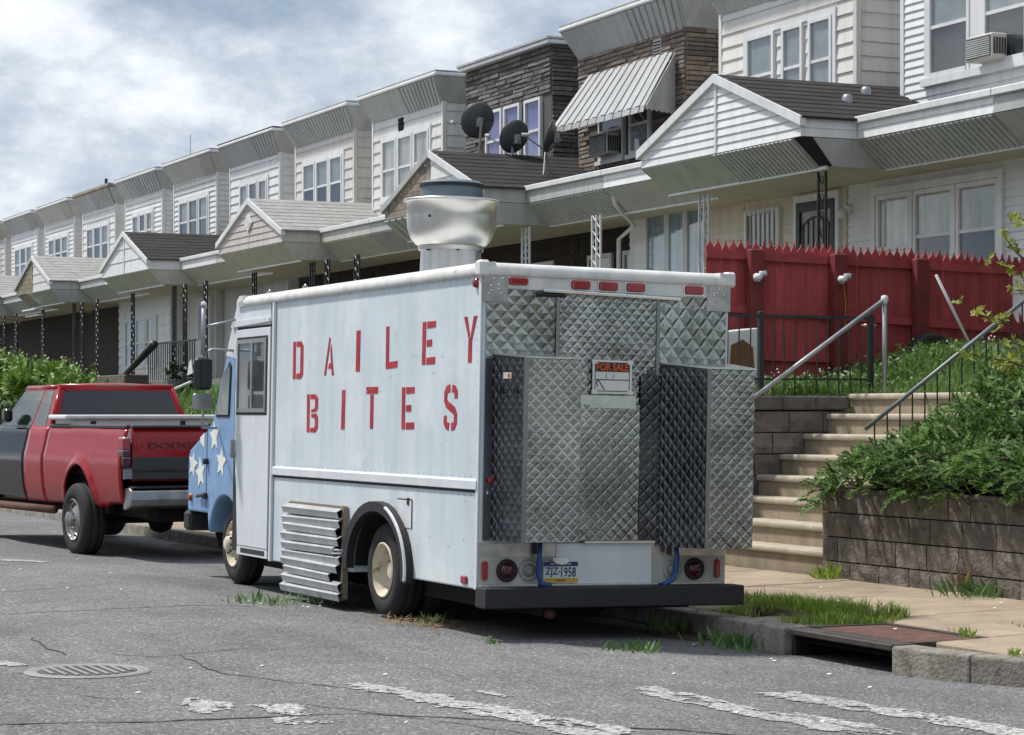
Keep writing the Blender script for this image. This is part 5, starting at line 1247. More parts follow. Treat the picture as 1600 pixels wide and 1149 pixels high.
b = MB(); b.hexa([(.47, -.05, 2.545), (1.62, -.05, 2.525), (1.62, -.012, 2.525), (.47, -.012, 2.545), (.47, -.05, 2.572), (1.62, -.05, 2.55), (1.62, -.012, 2.55), (.47, -.012, 2.572)]); part(b, 'awning_rail', M_chrome, bevel=.008)
b = MB(); b.box(.42, .66, -.04, -.012, 2.515, 2.545, .01); part(b, 'rail_hook', M_black)
# lower middle door sheet, box cabinets
quilt('quilted_panel', M_steel, .58, 1.29, .72, 1.73, .088, .084, .0062, -.026, seed=4, soft=.8)
quilt('shaded_panel', M_steeld, 1.295, 1.50, .72, 1.96, .098, .092, .007, -.024, seed=6, soft=.6)  # back sheet beside the right cabinet, its shadow put into the steel colour
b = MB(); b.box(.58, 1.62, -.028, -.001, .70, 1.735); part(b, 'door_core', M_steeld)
b = MB(); b.box(.78, 1.26, -.034, -.022, 1.70, 1.80, .003); part(b, 'crumpled_flashing', M_chrome)
def cabinet(label, x0b, x0f, x1, dep, zb, zt, seedq, drop):
    c_ = MB(); 
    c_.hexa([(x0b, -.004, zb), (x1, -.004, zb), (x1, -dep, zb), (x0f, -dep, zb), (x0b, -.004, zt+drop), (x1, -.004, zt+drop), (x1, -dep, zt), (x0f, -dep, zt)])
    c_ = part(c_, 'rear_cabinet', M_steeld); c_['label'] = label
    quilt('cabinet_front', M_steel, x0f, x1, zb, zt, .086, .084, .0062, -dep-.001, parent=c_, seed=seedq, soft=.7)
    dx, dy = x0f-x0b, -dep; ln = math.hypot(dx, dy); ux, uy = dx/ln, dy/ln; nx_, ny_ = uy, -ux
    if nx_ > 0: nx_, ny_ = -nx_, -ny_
    quilt('cabinet_side', M_steeld, 0, ln, zb, zt, .07, .092, .007, 0, lambda u, z, d: (x0b+ux*u+nx_*(.004-d), uy*u+ny_*(.004-d)-.004, z), parent=c_, seed=seedq+5)  # dark street reflection put into the colour of the slanted side
    b = MB(); b.hexa([(x0b-.01, 0, zt+drop), (x1+.01, 0, zt+drop), (x1+.01, -dep-.02, zt), (x0f-.01, -dep-.02, zt), (x0b-.01, 0, zt+drop+.012), (x1+.01, 0, zt+drop+.012), (x1+.01, -dep-.02, zt+.012), (x0f-.01, -dep-.02, zt+.012)]); part(b, 'cabinet_lid', M_chrome, c_)
    b = MB(); b.box(x0f-.016, x0f+.018, -dep-.018, -dep-.003, zb, zt); part(b, 'edge_strip', mat('seam_steel', (.3, .3, .3)), c_)
    return c_, (ux, uy, nx_, ny_)
c1, (ux, uy, nx_, ny_) = cabinet('left rear cabinet with two dark holes in its slanted darkened side', .09, .215, .66, .30, .72, 2.05, 20, .03)
def onside(u, z, d): return (.09+ux*u+nx_*d, uy*u+ny_*d-.004, z)
for u in (.10, .24):
    b = MB(); cpt = [onside(u+.026*cos(a*pi/6), 1.80+.042*sin(a*pi/6), .016) for a in range(12)]; b.add(cpt+[onside(u, 1.80, .016)], [(i, (i+1) % 12, 12) for i in range(12)]); part(b, 'vent_hole', M_dark, c1, recalc=False)
b = MB(); b.add([onside(.12, 1.90, .018), onside(.20, 1.90, .018), onside(.20, 1.945, .018), onside(.12, 1.945, .018)], [(0, 1, 2, 3)]); st_ = part(b, 'sticker', M_signw, c1, recalc=False)
b = MB(); b.add([onside(.165, 1.906, .020), onside(.19, 1.906, .020), onside(.19, 1.938, .020), onside(.165, 1.938, .020)], [(0, 1, 2, 3)]); part(b, 'sticker_mark', M_orange, c1, recalc=False)
b = MB(); b.tube([onside(-.02, 1.15, .02), onside(-.02, 1.10, .04), onside(.0, 1.06, .03)], .014, 6); part(b, 'padlock', M_chrome, c1)
b = MB(); b.box(.05, .10, -.05, -.02, 1.14, 1.18, .01); part(b, 'latch', M_redlamp, c1)
cabinet('right rear cabinet standing out past the truck side', 1.46, 1.70, W+.035, .34, .67, 2.01, 30, .04)
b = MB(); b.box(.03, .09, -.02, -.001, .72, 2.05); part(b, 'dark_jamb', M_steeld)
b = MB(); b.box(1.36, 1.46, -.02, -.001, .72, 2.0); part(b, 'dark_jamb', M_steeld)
# sign
sg = MB(); sg.box(.885, 1.215, -.040, -.036, 1.81, 2.06, .0); sg = part(sg, 'sale_sign', M_signw)
b = MB(); b.box(.905, 1.195, -.0425, -.0405, 1.975, 2.045); part(b, 'sign_band', M_black, sg)
rt = (pi/2, 0, 0)
fit_text('sign_text', 'FOR SALE', M_orange, sg, .265, .056, (1.05, -.0435, 2.010), rt, .02)
b = MB()
for (x0, x1, z0, z1) in ((.905, .909, 1.83, 1.974), (1.191, 1.195, 1.83, 1.974), (.909, 1.191, 1.912, 1.918), (.909, 1.191, 1.828, 1.833), (.996, 1.0, 1.925, 1.965), (1.06, 1.063, 1.93, 1.96)): b.box(x0, x1, -.0425, -.0405, z0, z1)
b.tube([(.93, -.042, 1.865), (.918, -.042, 1.885), (.925, -.042, 1.91), (.94, -.042, 1.905), (.985, -.042, 1.84)], .004, 4); part(b, 'sign_lines', M_black, sg)
for x in (.89, 1.19):
    for z in (1.81, 2.035): b = MB(); b.box(x-.012, x+.032, -.0435, -.041, z-.004, z+.028); part(b, 'tape', mat('tape', (.75, .76, .74), .4), sg)
# lower rear
b = MB(); b.box(-.006, W+.006, -.010, -.0005, .60, .70); part(b, 'lower_strip', mat('corner_metal', (.46, .46, .45)))
b = MB(); b.box(.0, W, -.008, -.0005, .38, .60); part(b, 'tail_panel', mat('dirty_tail_paint', (.46, .46, .43), .6, var=.2, vsc=6, streak=.3, spot=(.30, .24, .15), spotsc=5, spotlo=.58, spothi=.72))
b = MB(); b.box(.62, 1.42, -.016, -.0085, .40, .70, .002); part(b, 'white_panel', M_truckw2)
b = MB(); b.box(.84, 1.43, -.05, -.016, .70, .715); part(b, 'panel_lip', M_chrome)
def rlamp(x, z, r, m, name='tail_lamp'):
    b = MB(); b.lathe([(r+.022, -.008), (r+.022, -.022), (r, -.03), (r-.008, -.022)], (x, 0, z), 'y', 24); o_ = part(b, name, M_bump if m is not M_clear else mat('lamp_ring', (.35, .35, .34), .4), smooth=True)
    b = MB(); b.lathe([(r-.004, -.014), (r*.8, -.034), (r*.4, -.042), (0, -.044)], (x, 0, z), 'y', 24); part(b, 'lens', m, o_, smooth=True)
rlamp(.225, .50, .062, M_dredlamp); rlamp(.40, .50, .058, M_clear, 'reverse_lamp'); rlamp(1.79, .50, .062, M_dredlamp); rlamp(1.60, .49, .055, M_clear, 'reverse_lamp')
for x in (.045, 1.985):
    b = MB(); b.prism([(x-.022, .44), (x, .425), (x+.022, .44), (x+.022, .56), (x, .575), (x-.022, .56)], 'y', -.035, -.008); part(b, 'oval_marker', M_redlamp, bevel=.008)
# plate
PX = .025
pl = MB(); pl.box(.515, .80, -.024, -.0165, .405, .565, .003); pl = part(pl, 'license_plate', M_platew)
b = MB(); b.box(.517, .798, -.0262, -.0242, .528, .562); part(b, 'plate_top', M_plateb, pl)
b = MB(); b.box(.517, .798, -.0262, -.0242, .408, .442); part(b, 'plate_bottom', M_platey, pl)
fit_text('plate_text', 'ZJZ', M_plateb, pl, .105, .072, (.585, -.0255, .485), rt, .012)
fit_text('plate_text', '1958', M_plateb, pl, .120, .072, (.722, -.0255, .485), rt, .012)
b = MB(); b.box(.643, .655, -.0262, -.0242, .480, .492); part(b, 'plate_dot', M_plateb, pl)
fit_text('plate_text', 'TRUCK', M_plateb, pl, .075, .015, (.6575, -.027, .425), rt, .01)
fit_text('plate_text', 'PENNSYLVANIA', M_platew, pl, .17, .014, (.6575, -.027, .546), rt, .01)
b = MB(); b.grid([[(.585+.026*i, -.03-.008*abs(sin(i*1.3))-.012*j, .592-.014*j-.022*sin(i*.63)*(j > 0)) for i in range(6)] for j in range(3)]); part(b, 'torn_sticker', M_signw, pl, smooth=True, recalc=False)
# hoses and bumper
b = MB(); b.tube([(.465, -.06, .72), (.46, -.07, .60), (.462, -.06, .46), (.475, -.07, .405), (.55, -.10, .392)], .02, 8); part(b, 'blue_strap', M_bluehose, smooth=True)
b = MB(); b.tube([(1.60, -.06, .70), (1.61, -.07, .58), (1.60, -.07, .48), (1.56, -.08, .42), (1.48, -.09, .385)], .02, 8); part(b, 'blue_strap', M_bluehose, smooth=True)
b = MB(); b.tube([(1.55, -.07, .72), (1.54, -.06, .62)], .02, 6); part(b, 'black_strap', M_black)
b = MB(); b.tube([(.46, -.05, .74), (.455, -.05, .62)], .03, 6); part(b, 'black_strap', M_black)
b = MB(); b.box(-.03, W+.06, -.21, -.02, .235, .385, .008); bp_ = part(b, 'rear_bumper', M_bump, bevel=.006)
b = MB(); b.box(-.0, W-.05, -.06, -.015, .387, .40); part(b, 'bumper_edge', M_chrome)
b = MB(); b.tube([(.55, .3, .20), (.55, -.10, .18)], .035, 8); part(b, 'exhaust_pipe', M_rust, smooth=True)
# ---- roof exhaust fan
fx, fy = .86, 2.62
fan = MB(); fan.lathe([(.0, .0), (.30, 0), (.30, .05), (.262, .06), (.255, .30), (.275, .30), (.28, .335), (.26, .34)], (fx, fy, 2.735), 'z', 48); fan = part(fan, 'exhaust_fan', M_spun, autosm=35)
b = MB(); b.box(fx-.42, fx+.36, fy-.36, fy+.36, 2.735, 2.785, .01); part(b, 'curb_flange', M_trim2, fan)
b = MB(); b.lathe([(.262, .33), (.30, .35), (.345, .40), (.372, .48), (.383, .58), (.386, .70), (.405, .705), (.412, .715), (.405, .727), (.36, .73), (.28, .72)], (fx, fy, 2.735), 'z', 56); part(b, 'fan_bowl', M_spun, fan, smooth=True)
b = MB(); b.lathe([(.265, .70), (.262, .84), (.27, .845), (.27, .865), (.24, .885), (0, .90)], (fx, fy, 2.735), 'z', 40); part(b, 'motor_drum', M_drum, fan, autosm=40)
b = MB(); b.lathe([(.262, .835), (.275, .835), (.275, .86), (.262, .862)], (fx, fy, 2.735), 'z', 40, True); part(b, 'drum_rim', M_bump, fan)
for a in range(6):
    an = a*pi/3+.35
    b = MB(); b.box(-.012, .012, -.012, .012, 0, .05); 
    b.v = [(fx+.262*cos(an)+x*cos(an)-y*sin(an), fy+.262*sin(an)+x*sin(an)+y*cos(an), 3.025+z) for x, y, z in b.v]; part(b, 'clip', M_bump, fan)
b = MB(); b.lathe([(0, -.012), (.012, -.010), (.014, 0)], (fx-.30, fy-.237, 3.30), 'y', 8); part(b, 'bolt', M_black, fan)
# ================================================================== PICKUP
pk = thing('pickup_truck', 'red pickup truck with a black front door and a white toolbox across its bed', 'pickup truck', (6.90, 25.4, -0.09), (0, 0, radians(6)))
def pp(b, name, m, parent=None, **k): return b.build(name, m, parent or pk, local=True, **k)
PW = 1.98
def xprof(z):
    """outer skin of the body side over height"""
    pts = [(.55, .10), (.62, .05), (.80, .012), (.98, .0), (1.14, .0), (1.22, .022), (1.34, .05), (1.46, .075), (1.50, .10), (1.52, .14)]
    for (z0, x0), (z1, x1) in zip(pts, pts[1:]):
        if z <= z1: return x0+(x1-x0)*max(0, (z-z0)/(z1-z0))
    return pts[-1][1]
def sideskin(y0, y1, zlow, ztop, bulge=None, ny=26, nz=16, mir=False):
    P = []
    for i in range(ny+1):
        y = y0+(y1-y0)*i/ny; zl, zt = zlow(y), ztop(y); row = []
        for j in range(nz+1):
            z = zl+(zt-zl)*j/nz; x = xprof(z)-(bulge(y, z) if bulge else 0); row.append((PW-x if mir else x, y, z))
        P.append(row)
    b = MB(); b.grid(P); return b
wy, wr = 1.33, .52
def zlow(y):
    d = abs(y-wy)
    return max(.60+(.06*(1-y) if y < .5 else 0), .46+math.sqrt(max(0, wr*wr-d*d))*1.16 if d < wr else 0)
def flare(y, z):
    d = math.hypot(y-wy, (z-.46)/1.16)
    return .045*max(0, 1-abs(d-wr)/.09) if z > .5 else 0
for mir in (False, True):
    b = sideskin(.03, 2.56, zlow, lambda y: 1.50-.03*max(0, (.3-y)/.3), flare, 44, 18, mir); o_ = pp(b, 'bed_side', M_pred, smooth=True, recalc=False)
    o_.modifiers.new('thick', 'SOLIDIFY').thickness = .03 if mir else -.03
    b = MB(); b.box(*((.05, .12) if not mir else (PW-.12, PW-.05)), .05, 2.56, 1.485, 1.535, .015); pp(b, 'bed_rail', M_pgrey)
    if mir: continue
    b = MB(); b.box(-.02, .03, .06, wy-.56, 1.00, 1.035, .008); b.box(-.02, .03, wy+.56, 2.55, 1.00, 1.035, .008); pp(b, 'side_moulding', M_pgrey)
    b = MB(); b.box(-.022, .0, .06, wy-.56, 1.036, 1.05); b.box(-.022, .0, wy+.56, 2.55, 1.036, 1.05); pp(b, 'moulding_chrome', M_pchrome)
b = MB(); b.box(.10, PW-.1, .05, 2.56, .95, 1.0); b.box(.12, PW-.12, 2.51, 2.56, 1.0, 1.5); pp(b, 'bed_floor', M_pgrey)
b = MB(); b.box(.14, .20, .8, 1.9, .5, 1.05); b.box(PW-.2, PW-.14, .8, 1.9, .5, 1.05); pp(b, 'wheel_well', M_dark)
# cab lower side: red rear part and black door
for mir in (False, True):
    b = sideskin(2.60, 3.28, lambda y: .60, lambda y: 1.50, None, 8, 16, mir); o_ = pp(b, 'cab_side', M_pred, smooth=True, recalc=False); o_.modifiers.new('thick', 'SOLIDIFY').thickness = .03 if mir else -.03
    b = sideskin(3.30, 4.48, lambda y: .60, lambda y: 1.50, None, 14, 16, mir); o_ = pp(b, 'door', M_pblack if not mir else M_pred, smooth=True, recalc=False); o_.modifiers.new('thick', 'SOLIDIFY').thickness = .03 if mir else -.03
    if not mir: o_['label'] = 'black replacement front door'
    b = sideskin(4.50, 6.08, lambda y: max(.60, .46+math.sqrt(max(0, wr*wr-(y-5.53)**2))*1.16 if abs(y-5.53) < wr else 0), lambda y: 1.46-.14*(y-4.48)/1.6, None, 30, 16, mir); o_ = pp(b, 'front_fender', M_pblack, smooth=True, recalc=False); o_.modifiers.new('thick', 'SOLIDIFY').thickness = .03 if mir else -.03
    if mir: continue
    b = MB(); b.box(-.02, .03, 2.61, 3.27, 1.00, 1.035, .008); b.box(-.02, .03, 3.31, 4.46, 1.0, 1.035, .008); pp(b, 'side_moulding', M_pgrey)
    b = MB(); b.box(-.05, .06, 3.92, 4.1, 1.55, 1.72, .03); pp(b, 'door_mirror', M_pblack, bevel=.02)
b = MB(); b.box(.12, PW-.12, 2.60, 5.98, .55, 1.2); pp(b, 'inner_body', M_dark)
b = MB(); b.box(.12, PW-.12, 4.48, 6.08, 1.2, 1.42, .06); pp(b, 'hood', M_pblack, bevel=.03)
b = MB(); b.box(-.0, PW, 6.03, 6.23, .6, 1.25, .06); pp(b, 'front_end', M_pgrey, bevel=.03)
# greenhouse
yb0, yb1, yt0, yt1 = 2.62, 4.58, 2.76, 3.93
zb, zt = 1.48, 1.985
def gh(u, v, side):   # u along, v up
    x = (.085+.155*v); x = x if side == 0 else PW-x
    y = (yb0+(yt0-yb0)*v)*(1-u)+(yb1+(yt1-yb1)*v)*u
    return Vector((x, y, zb+(zt-zb)*v))
b = MB(); roof = [[(gh(u, 1, 0)*(1-k)+gh(u, 1, 1)*k) for k in [q/10 for q in range(11)]] for u in [q/8 for q in range(9)]]
roof = [[(p.x, p.y, p.z+.055*(1-(2*j/10-1)**2)**.7*1.0-(.0 if 0 < i < 8 else .02)) for j, p in enumerate(r_)] for i, r_ in enumerate(roof)]
b.grid(roof); o_ = pp(b, 'roof', M_pred, smooth=True, recalc=False); o_.modifiers.new('thick', 'SOLIDIFY').thickness = .03
b = MB(); x_ = [p for p in roof[0]]; b.box(.72, 1.26, 2.742, 2.755, 1.985, 2.02, .005); pp(b, 'brake_light', mat('faded_red', (.25, .12, .10), .5))
def bar(a, c, w_, name, m):
    bb = MB(); bb.tube([tuple(a), tuple(c)], w_, 8); return pp(bb, name, m, smooth=True)
def sheet(u0, u1, v0, v1, s_, name, m):
    q = [gh(u0, v0, s_), gh(u1, v0, s_), gh(u1, v1, s_), gh(u0, v1, s_)]; bb = MB(); bb.plate(*q, .03 if s_ else -.03); return pp(bb, name, m, bevel=.008)
for s_ in (0, 1):
    sheet(0.0, .10, -.02, 1, s_, 'pillar', M_pred); sheet(.325, .375, -.02, 1, s_, 'pillar', M_pred); sheet(.10, 1.0, .91, 1, s_, 'roof_side_rail', M_pred)
    sheet(.95, 1.0, -.02, .91, s_, 'pillar', M_pblack); sheet(.10, .95, -.03, .05, s_, 'window_sill', M_pred if s_ else M_pblack)
    bar(gh(0, 0, s_)+Vector((.02*(1-2*s_), .01, 0)), gh(0, 1, s_)+Vector((.02*(1-2*s_), .01, 0)), .03, 'pillar_edge', M_pred); bar(gh(0, 1, s_)+Vector((.02*(1-2*s_), 0, -.01)), gh(1, 1, s_)+Vector((.02*(1-2*s_), 0, -.01)), .035, 'roof_edge', M_pred)
    for (u0, u1) in ((.10, .325), (.375, .95)):
        pts = [gh(u0, .05, s_), gh(u1, .05, s_), gh(u1, .91, s_), gh(u0, .91, s_)]
        b = MB(); b.plate(*pts, .006); pp(b, 'side_window', M_glass)
bar(gh(0, 1, 0)+Vector((0, .02, 0)), gh(0, 1, 1)+Vector((0, .02, 0)), .04, 'roof_rear_rail', M_pred)
rl = lambda k, v: gh(0, v, 0)*(1-k)+gh(0, v, 1)*k
for (k0, k1, v0, v1) in ((0, .055, -.02, 1), (.945, 1, -.02, 1), (.055, .945, .90, 1), (.055, .945, -.02, .07)):
    b = MB(); b.plate(rl(k0, v0), rl(k1, v0), rl(k1, v1), rl(k0, v1), .03); pp(b, 'rear_frame', M_pred, bevel=.008)
b = MB(); rw = [(-.0, -.0)]; q = [rl(.05, .06), rl(.95, .06), rl(.95, .84), rl(.92, .91), rl(.08, .91), rl(.05, .84)]; b.add([tuple(x+Vector((0, -.012, 0))) for x in q]+[tuple(x+Vector((0, .012, 0))) for x in q], [(0, 1, 2, 3, 4, 5), (11, 10, 9, 8, 7, 6)]+[(i, (i+1) % 6, 6+(i+1) % 6, 6+i) for i in range(6)]); pp(b, 'rear_window', M_dglass)
b = MB(); b.plate(gh(1, .02, 0)+Vector((.05, 0, 0)), gh(1, .02, 1)-Vector((.05, 0, 0)), gh(1, .96, 1)-Vector((.05, 0, 0)), gh(1, .96, 0)+Vector((.05, 0, 0)), .006); pp(b, 'windshield', M_glass)
b = MB(); b.box(.2, PW-.2, 2.78, 4.48, 1.2, 1.46); pp(b, 'interior', M_room)
for x in (.45, 1.2):
    b = MB(); b.box(x, x+.45, 3.23, 3.43, 1.3, 1.75, .06); b.box(x+.13, x+.32, 3.25, 3.35, 1.74, 1.88, .03); pp(b, 'seat', M_room, bevel=.03)
b = MB(); b.lathe([(.17, -.012), (.185, 0), (.17, .012)], (.55, 4.03, 1.52), 'y', 20, True); pp(b, 'steering_wheel', M_black, smooth=True)
# tailgate
P = [[(.10+(PW-.2)*i/12, -.012-.012*sin(pi*j/6)+(.0 if j < 5 else .02*(j-4)), .90+.61*j/6) for i in range(13)] for j in range(7)]
b = MB(); b.grid(P); tg_ = pp(b, 'tailgate', M_pred, smooth=True, recalc=False); sd_ = tg_.modifiers.new('thick', 'SOLIDIFY'); sd_.thickness = .012; sd_.offset = 0
b = MB(); b.box(.105, PW-.105, -.035, -.02, .92, 1.17, .004); pp(b, 'dark_band', M_pgrey, tg_)
b = MB(); b.box(.105, PW-.105, -.042, -.030, 1.005, 1.03, .003); pp(b, 'band_strip', M_bump, tg_)
b = MB(); b.box(.10, PW-.1, -.022, .05, 1.495, 1.53, .012); pp(b, 'tailgate_cap', M_pgrey, tg_)
o_ = fit_text('tailgate_text', 'DODGE', mat('dark_red_letter', (.10, .008, .010), .4), pk, .62, .075, (.60, -.0385, 1.30), (pi/2, 0, 0), .02); o_.parent = tg_
for x0, x1, mir in ((-.0, .09, 0), (PW-.09, PW, 1)):
    b = MB(); b.box(x0-(.01 if not mir else -.01), x1, -.03, .16, 1.06, 1.40, .02); l_ = pp(b, 'tail_lamp', M_pchrome, bevel=.012)
    for (z0, z1, m) in ((1.25, 1.385, M_redlamp), (1.17, 1.24, M_dredlamp), (1.075, 1.16, M_dredlamp)):
        b = MB(); b.box(x0+.004-(.02 if not mir else -.02), x1-.01, -.042, .14, z0, z1, .012); pp(b, 'lens', m, l_)
    b = MB(); b.box(x0+.0, x1+.05*(1-2*mir), -.02, .14, .92, 1.04, .01); pp(b, 'corner_trim', M_pchrome)
b = MB(); b.prism([(-.0, .58), (-.16, .62), (-.20, .70), (-.19, .80), (-.12, .83), (.05, .82), (.05, .58)], 'x', .02, PW-.02); pp(b, 'rear_bumper', M_pchrome, bevel=.015)
b = MB(); b.box(.05, PW-.05, -.19, .0, .822, .845, .006); pp(b, 'bumper_step', M_bump)
# toolbox
b = MB(); b.box(.10, PW-.10, 1.95, 2.49, 1.30, 1.60, .01); t_ = pp(b, 'toolbox', M_tool)
b = MB(); b.box(.02, PW-.02, 1.91, 2.53, 1.585, 1.645, .015); pp(b, 'toolbox_lid', M_trim, t_, bevel=.01)
for x in (.35, 1.5): b = MB(); b.box(x, x+.06, 1.935, 1.95, 1.5, 1.57); pp(b, 'toolbox_latch', M_black, t_)
# running gear
for y in (wy, 5.53):
    wheel(pk, (-.10, y, .425), .425, .27, 'alloy'); wheel(pk, (PW+.10, y, .425), .425, .27, 'alloy', 1)
b = MB(); b.box(.3, .42, .0, 5.9, .48, .62); b.box(PW-.42, PW-.3, 0, 5.9, .48, .62); b.tube([(.1, wy, .425), (PW-.1, wy, .425)], .06, 8); b.lathe([(0, -.18), (.16, -.1), (.19, 0), (.16, .1), (0, .18)], (PW/2, wy, .43), 'x', 12); b.box(.5, 1.4, .2, .9, .42, .6, .05); pp(b, 'underbody', M_dark)
b = MB(); b.tube([(.06, 2.4, .50), (.06, 4.4, .50)], .05, 8); pp(b, 'side_step', M_rust, smooth=True)
b = MB(); b.box(.9, 1.06, -.22, .1, .52, .60, .01); pp(b, 'tow_hitch', M_rust)
# ================================================================== PLANTS
def leaf(b, p, d, n, ln, wd):
    d = d.normalized(); s_ = d.cross(n)
    if s_.length < .01: s_ = d.cross(Vector((.3, .5, .8)))
    s_.normalize(); m = p+d*(ln*.5)
    b.add([p, m+s_*wd, p+d*ln, m-s_*wd], [(0, 1, 2, 3)])
def rv(r, k=1.0): return Vector((r.uniform(-k, k), r.uniform(-k, k), r.uniform(-k, k)))
def blades(name, pts, hfun, m, seed, wd=.006, lean=.5, parent=None, kind='stuff', zf=None):
    r = random.Random(seed); b = MB()
    for (t, s) in pts:
        h = hfun(t, s)*r.uniform(.45, 1.25); a = r.uniform(0, 2*pi); l_ = r.uniform(.05, lean)*h; z = zf(t, s)-.01
        dx, dy = cos(a)*wd*.5, sin(a)*wd*.5; lx, ly = cos(a+1.57)*l_, sin(a+1.57)*l_
        b.add([(t-dx, s-dy, z), (t+dx, s+dy, z), (t+dx*.8+lx*.35, s+dy*.8+ly*.35, z+h*.6), (t-dx*.8+lx*.35, s-dy*.8+ly*.35, z+h*.6), (t+lx, s+ly, z+h*.96)], [(0, 1, 2, 3), (3, 2, 4)])
    return b.build(name, m, parent, recalc=False, kind=kind)
def inpoly(x, y, P):
    c = False
    for i in range(len(P)):
        (x1, y1), (x2, y2) = P[i], P[i-1]
        if (y1 > y) != (y2 > y) and x < (x2-x1)*(y-y1)/(y2-y1)+x1: c = not c
    return c
r_ = random.Random(21); nz_ = vnoise(5)
# verge
VP_ = [(8.99, 16.9), (8.98, 15.4), (8.99, 14.5), (9.25, 14.34), (9.62, 14.25), (9.95, 14.5), (10.05, 15.2), (10.0, 16.0), (9.9, 17.0), (9.6, 17.6)]
pts = []
while len(pts) < 4600:
    t, s = r_.uniform(8.96, 10.4), r_.uniform(13.8, 17.7)
    if inpoly(t, s, VP_) and nz_(t*2.6, s*2.2)*.7+nz_(t*7, s*6)*.4+r_.uniform(-.10, .10) > .545: pts.append((t, s))
o = blades('verge_grass', pts, lambda t, s: .035+.11*nz_(t*2.3+9, s*2.3)**1.5, M_grass2, 1, .008, 1.3, zf=lambda t, s: zwalk(t)); tag(o, 'ragged yellow-green grass growing through the sidewalk behind the truck', 'grass')
# yard grass and clover
pts = [(r_.uniform(11.5, 17.0), r_.uniform(20.95, 22.38)) for _ in range(5200)]+[(r_.uniform(13.5, 16.9), r_.uniform(18.0, 20.9)) for _ in range(4200)]+[(r_.uniform(11.5, 13.4), r_.uniform(20.82, 21.3)) for _ in range(1500)]
o = blades('yard_grass', pts, lambda t, s: .10+.20*nz_(t*1.5, s*1.5+20), M_grass, 2, .010, .9, zf=zyard); tag(o, 'unmown green grass filling the yard in front of the red fence', 'grass')
b = MB()
for _ in range(3000):
    t, s = r_.uniform(11.5, 17.0), r_.choice((r_.uniform(20.9, 22.3), r_.uniform(18.6, 22.3)))
    if t < 13.5 and s < 20.85: continue
    p = Vector((t, s, zyard(t, s)+r_.uniform(.05, .20))); leaf(b, p, rv(r_)+Vector((0, 0, .2)), Vector((0, -.5, 1))+rv(r_, .5), r_.uniform(.04, .09), r_.uniform(.014, .03))
o = b.build('clover_leaves', M_weed, recalc=False, kind='stuff'); tag(o, 'low broad clover leaves among the yard grass', 'ground cover')
b = MB()
for _ in range(70):
    t, s = r_.uniform(11.9, 16.5), r_.uniform(20.95, 22.2); p = Vector((t, s, zyard(t, s)+r_.uniform(.16, .28)))
    b.lathe([(0, -.012), (.013, 0), (0, .012)], p, 'z', 5)
o = b.build('clover_flowers', M_trim, recalc=False, kind='stuff'); tag(o, 'tiny white clover heads in the yard grass', 'flowers')
# bank grass far left, beyond the pickup
pts = [(r_.uniform(11.6, 14.5), r_.uniform(40, 62)) for _ in range(5000)]
o = blades('bank_grass', pts, lambda t, s: .25, M_grass, 6, .03, .8, zf=zyard); tag(o, 'green grass on the bank behind the red pickup', 'grass')
# juniper
def juniper():
    r = random.Random(33); nz = vnoise(8); g = thing('juniper_shrub', 'wide feathery green juniper spilling over the dark block wall', 'shrub', (12.4, 15.5, .9))
    def top(t, s):
        edge = min(1, max(0, (18.2-s)/.6)); fr = min(1, max(0, (t-11.2)/.55))
        return zyard(max(t, 11.5), min(s, 17.9))+(.06+.46*math.sqrt(edge))*(.40+.60*math.sqrt(fr))*(.72+.5*nz(t*1.6, s*1.6))
    b = MB(); tw = MB(); n_ = 0
    while n_ < 6000:
        t, s = 11.22+3.0*r.random()**1.25, r.uniform(12.0, 18.12)
        zt_ = top(t, s); n_ += 1
        dep = r.random()**1.8*.30; p = Vector((t, s, zt_-dep))
        front = max(0, (11.75-t)/.5); left = max(0, (s-17.5)/.6)
        d = Vector((-.45-.5*front, -.05+.15*left, .62-.35*front-.25*left))+rv(r, .75); d.normalize()
        L_ = r.uniform(.11, .25); up = Vector((-.3, -.2, 1))+rv(r, .3)
        p0 = p-d*L_*.5; k = 13
        for i in range(k):
            u = i/k; q = p0+d*(L_*u)+Vector((0, 0, -.05*u*u)); s_ = d.cross(up).normalized()
            for sg in (-1, 1):
                dd = d*.8+s_*sg*(.75-.3*u)+up*.12+rv(r, .22); leaf(b, q, dd, up, (.050-.024*u)*r.uniform(.7, 1.25), .0085)
        if n_ % 9 == 0: tw.tube([tuple(p0-d*.25), tuple(p0), tuple(p0+d*L_*.8)], [.008, .006, .002], 4)
    b.build('foliage', M_juni, g, recalc=False, kind='stuff'); tw.build('branches', M_twig, g, recalc=False, kind='stuff')
    # shaded litter and old growth below
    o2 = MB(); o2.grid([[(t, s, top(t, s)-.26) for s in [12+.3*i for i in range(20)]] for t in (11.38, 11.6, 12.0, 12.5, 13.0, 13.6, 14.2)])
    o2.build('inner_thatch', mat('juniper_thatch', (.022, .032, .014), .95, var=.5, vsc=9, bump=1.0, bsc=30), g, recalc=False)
juniper()
